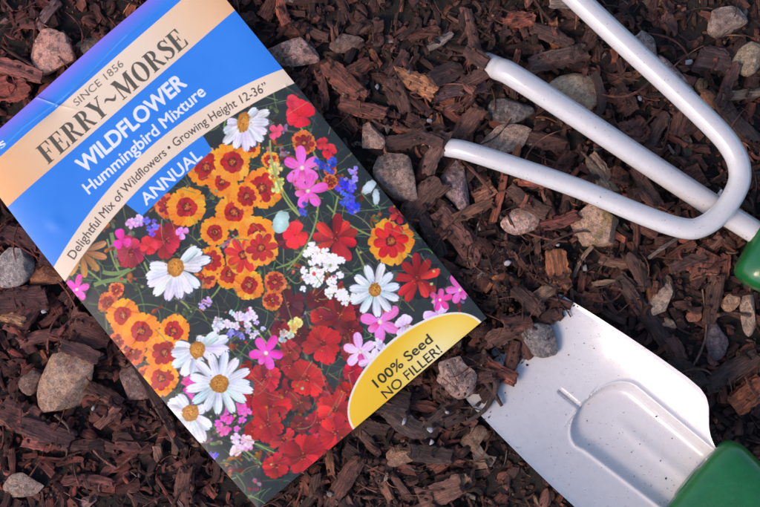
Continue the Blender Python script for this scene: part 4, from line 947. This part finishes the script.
def free(x, y, lim=.2):
    X, Y = at(x, y, 6); i, j = ij(X, Y); return PEDGE[i, j] < 2 and not TROW[i, j] and STM[max(i - 6, 0):i + 7, max(j - 6, 0):j + 7].max() < lim
chips = []
tries = 0
while len(chips) < 212 and tries < 9000:
    tries += 1; x, y = rng.uniform(2, 758), rng.uniform(3, 504)
    if not free(x, y): continue
    if any(math.hypot(x - c[0], y - c[1]) < 8 for c in chips): continue
    L = float(np.clip(rng.lognormal(3.22, .36), 15, 56)); W = L * rng.choice([.22, .3, .38, .48, .62], p=[.2, .25, .25, .2, .1]); W = min(W, 21)
    chips.append((x, y, L, W, rng.uniform(0, 180), tuple(bark_colour(x) * 1.15)))
chips.sort(key=lambda c: c[2])
for c in chips: put_chip(*c, None, 2000 + n_chip); n_chip += 1
# the same sort of chips beyond the picture's edges belong to the loose mulch
big = [chip_shape(1, rng.uniform(.25, .55), .17 * rng.uniform(.7, 1.3), 500 + i, 8, 9, 3, .3, .07, .18, .15) for i in range(16)]
def outside(x, y):
    px, py = 380 + x / PX, 253.5 - y / PX; return (px < 0 or px > 760 or py < 0 or py > 507) and not TROW[ij(x, y)]
scatter_small(260, 6, 14, big, .2, 6, (.36, .17), outside)
for s_ in NOTABLE: put_chip(*s_, 3000 + n_chip); n_chip += 1

for tx, ty, tr in ((440, 148, 9), (490, 66, 11)):      # the mulch closes over the tine tips
    i_ = (PPX - tx) ** 2 + (PPY - ty) ** 2 < (tr * 1.6) ** 2; H[i_] = np.maximum(H, TOPS)[i_]
for q in ((436, 153, 46, 15, 66, (.10, .055, .045), 'grey brown chip lying over the lowest tine tip'), (432, 140, 26, 13, -20, (.06, .03, .026), None), (473, 79, 34, 13, 25, (.075, .038, .03), 'brown chip lying just below the middle tine tip'), (477, 57, 28, 13, -35, (.07, .034, .028), 'dark chip lying over the middle tine tip')):
    put_chip(*q, 5000 + n_chip, top=True); n_chip += 1

# ------------------------------------------------------------------ loose fibres and crumbs on top
low = lambda x, y: not TROW[ij(x, y)] and STM[ij(x, y)] < .5
scatter_small(1900, 4.0, 15.0, fibre, .0, 8, (.06, .06), low, 1.25)
scatter_small(1500, 1.8, 4.6, small, .2, 8, (.42, .28), low, 1.1)
scatter_small(5200, .5, 1.7, crumb, .2, 8, (.8, .6), low, .9)

# ------------------------------------------------------------------ mulch heaped on the trowel tip and the tine tips
H = np.where(TROW & (TOPS > -50), np.maximum(H, TOPS), H)
edge_n = smooth_noise((GY, GX), (50, 66), 77) * 26 - 13
HEAP = (TA_ + edge_n < -50) & (TA_ > -150) & (np.abs(TB_) < 85) & (PEDGE < 0)
heapw = lambda x, y: HEAP[ij(x, y)]
HEAP2 = (TA_ + edge_n * .6 < -54) & HEAP; heapw2 = lambda x, y: HEAP2[ij(x, y)]
scatter_small(900, .9, 2.4, crumb, .1, 2, (.8, .6), heapw2, .7, False)
scatter_small(420, 2.5, 6.5, small, .15, 0, (.42, .28), heapw2, .8, False)
TIPH = [(552, 302, 40, 12, -12), (530, 318, 38, 17, 60), (522, 340, 40, 14, -62), (512, 358, 36, 12, 72), (548, 318, 30, 14, 25), (500, 372, 34, 14, -30), (540, 296, 36, 14, 35), (505, 335, 40, 16, 20), (490, 386, 30, 12, 50), (528, 300, 36, 16, -40), (516, 322, 28, 14, 5), (478, 378, 36, 13, 15)]
for q in TIPH: put_chip(*q, tuple(bark_colour(500) * .85), None, 4000 + n_chip, top=True); n_chip += 1
lump_ = [s_ for s_ in STONES if 'lumpy' in s_[11]][0]
put_stone(*lump_, 40, zs=float(np.percentile(H[(PPX - 456) ** 2 + (PPY - 376) ** 2 < 150], 50)) + 1.6, lump=.12)
put_stone(540, 340, 40, 31, -52, (.16, .165, .185), (.09, .09, .10), .35, .35, None, 6, 'blue grey stone resting on the white trowel blade at the mulch edge', 'blue grey stone on the trowel', 61, zs=float(H[ij(*at(538, 340, 8))]) + 2.6)
scatter_small(260, 2.5, 9.0, fibre, .0, 2, (.06, .06), heapw, 1.0, False)
scatter_small(150, .6, 1.4, crumb, .1, 2, (.8, .6), heapw, .8, False)
onblade = lambda x, y: bool(TROW[ij(x, y)]) and TA_[ij(x, y)] < 140 and not HEAP[ij(x, y)]
H = np.where(TROW & (TOPS > -50), np.maximum(H, TOPS), H)
scatter_small(16, .2, .45, crumb, .1, 0, (.8, .6), onblade, .8, False)
nearheap2 = lambda x, y: onblade(x, y) and TA_[ij(x, y)] < -34
nearheap = lambda x, y: onblade(x, y) and TA_[ij(x, y)] < -8
scatter_small(26, .25, .8, crumb, .1, 0, (.8, .6), nearheap2, .8, False)
# curled twigs hanging over the blade
def put_twig(pts, r0, r1, col, label):
    P = []
    for x, y, dz in pts:
        X, Y = at(x, y, 8); P.append((X, Y, float(H[ij(X, Y)]) + dz))
    P = catmull(P, 8); V, Fs = tube(P, np.linspace(r0, r1, len(P)) * (1 + rng.normal(0, .06, len(P))), 9)
    c = P.mean(0); o = obj('twig', fast_mesh('twig', V - c, Fs, {'tint': ('FLOAT_COLOR', np.repeat(np.array(col)[None], len(V), 0)), 'loc': ('FLOAT_VECTOR', (V - c)[:, [1, 0, 2]] + 50)}), WOOD, None, c)
    return tag(o, label, 'twig', 'loose twigs on the mulch')
put_twig([(480, 372, 1.2), (488, 384, 1.6), (496, 396, 1.6), (502, 406, .8)], 1.0, .45, (.05, .03, .026), 'curled dark twig whose tip points onto the white trowel blade')
put_twig([(496, 380, 1.4), (494, 394, 1.8), (484, 410, 1.4), (468, 423, .8)], .85, .5, (.06, .036, .03), 'arched twig bending off the trowel blade into the mulch')
put_twig([(585, 150, .6), (592, 160, .8), (606, 173, .6)], .35, .2, (.17, .11, .08), 'fine pale twig between the lowest and the middle tine')
put_twig([(700, 370, .6), (708, 352, .8), (712, 330, .8), (709, 290, .6)], .35, .25, (.15, .09, .065), 'thin upright root fibre beside the purple pointed stone')
put_twig([(722, 316, .8), (740, 314, 1.0), (757, 317, .6)], .55, .35, (.10, .055, .042), 'short level twig across the base of the green cultivator handle')
put_twig([(372, 118, .6), (385, 124, .8), (412, 128, .8), (440, 122, .6)], .35, .25, (.12, .06, .045), 'thin reddish twig above the big grey brown stone')
put_twig([(52, 416, .7), (66, 432, .8), (60, 462, .6)], .4, .25, (.14, .075, .055), 'thin bent root below the large tan granite stone')

# ------------------------------------------------------------------ white perlite grains
PERL = NT('perlite'); PERL.b.inputs['Base Color'].default_value = (.34, .31, .32, 1); PERL.b.inputs['Roughness'].default_value = .8
_p = PERL.mul(PERL.n('NewGeometry').outputs['Position'], (1000, 1000, 1000)); PERL.l(PERL.bump(PERL.noise(_p, 3, 4, .6), .8, .3), PERL.b.inputs['Normal'])
GR = [(430, 119, 7, 'between the two tine tips'), (377, 84, 7, 'beside the red brown chips near the packet'), (351, 135, 8, 'against the blocky tan pink stone'), (508, 263, 9, 'between pale speckled stone and square brick red block'), (589, 269, 9, 'next to the orange brown block'), (579, 162, 8, 'beside the straw coloured chip'),
      (692, 60, 10, 'outside the upper tine beside the rough stone'), (644, 96, 7, 'in the gap between middle and upper tine'), (652, 150, 8, 'just above the middle tine'), (668, 139, 7, 'under the upper tine'), (430, 429, 8, 'below the yellow badge, second grain of three'), (432, 444, 7, 'below the yellow badge, lowest grain of three'), (447, 412, 5, 'below the yellow badge, nearest the lumpy stone'),
      (404, 422, 9, 'on the long dull bark piece under the badge'), (420, 434, 4, 'tiny, below the yellow badge'), (42, 312, 7, 'by the packet edge in reddish mulch'), (90, 410, 6, 'right of the large tan stone'), (117, 427, 7, 'near the daisies edge of the packet'), (597, 296, 5, 'above the covered trowel corner'), (560, 245, 5, 'below the lowest tine'), (497, 245, 5, 'near the long reddish chip'), (438, 58, 6, 'by the middle tine tip'), (742, 344, 6, 'right of the purple pointed stone'), (690, 345, 5, 'near the trowel shoulder')]
for k, (x, y, d, ph) in enumerate(g_ for n_, g_ in enumerate(GR) if n_ in (0, 1, 3, 4, 6, 7, 8, 10, 11, 12, 13, 15, 16, 19)):
    X, Y = at(x, y, 7); i, j = ij(X, Y); V, F = stone_shape(d * PX * .85, d * PX * .62, d * PX * .55, 900 + k, 6, .16, IC2)
    o = obj('perlite_grain', fast_mesh('perlite_grain', V, F), PERL.m, None, (X, Y, float(H[max(i - 1, 0):i + 2, max(j - 1, 0):j + 2].max()) + d * PX * .2)); o.rotation_euler = (0, 0, k * 1.7)
    tag(o, ('white perlite grain ' + ph)[:110], 'perlite grain', 'white perlite grains')

# ------------------------------------------------------------------ the loose mulch as one body
mul = fast_mesh('mulch', np.concatenate(ACC['V']), [np.concatenate(ACC['Q']), np.concatenate(ACC['T'])], {'tint': ('FLOAT_COLOR', np.concatenate(ACC['c'])), 'loc': ('FLOAT_VECTOR', np.concatenate(ACC['l']))}, smooth=True, sharp=40)
tag(obj('mulch', mul, WOOD), 'fine shredded dark brown bark mulch covering the soil', 'mulch', kind='stuff')
print('chips', n_chip, 'stuff verts', ACC['n'], 'H', np.percentile(H, [5, 50, 95]))
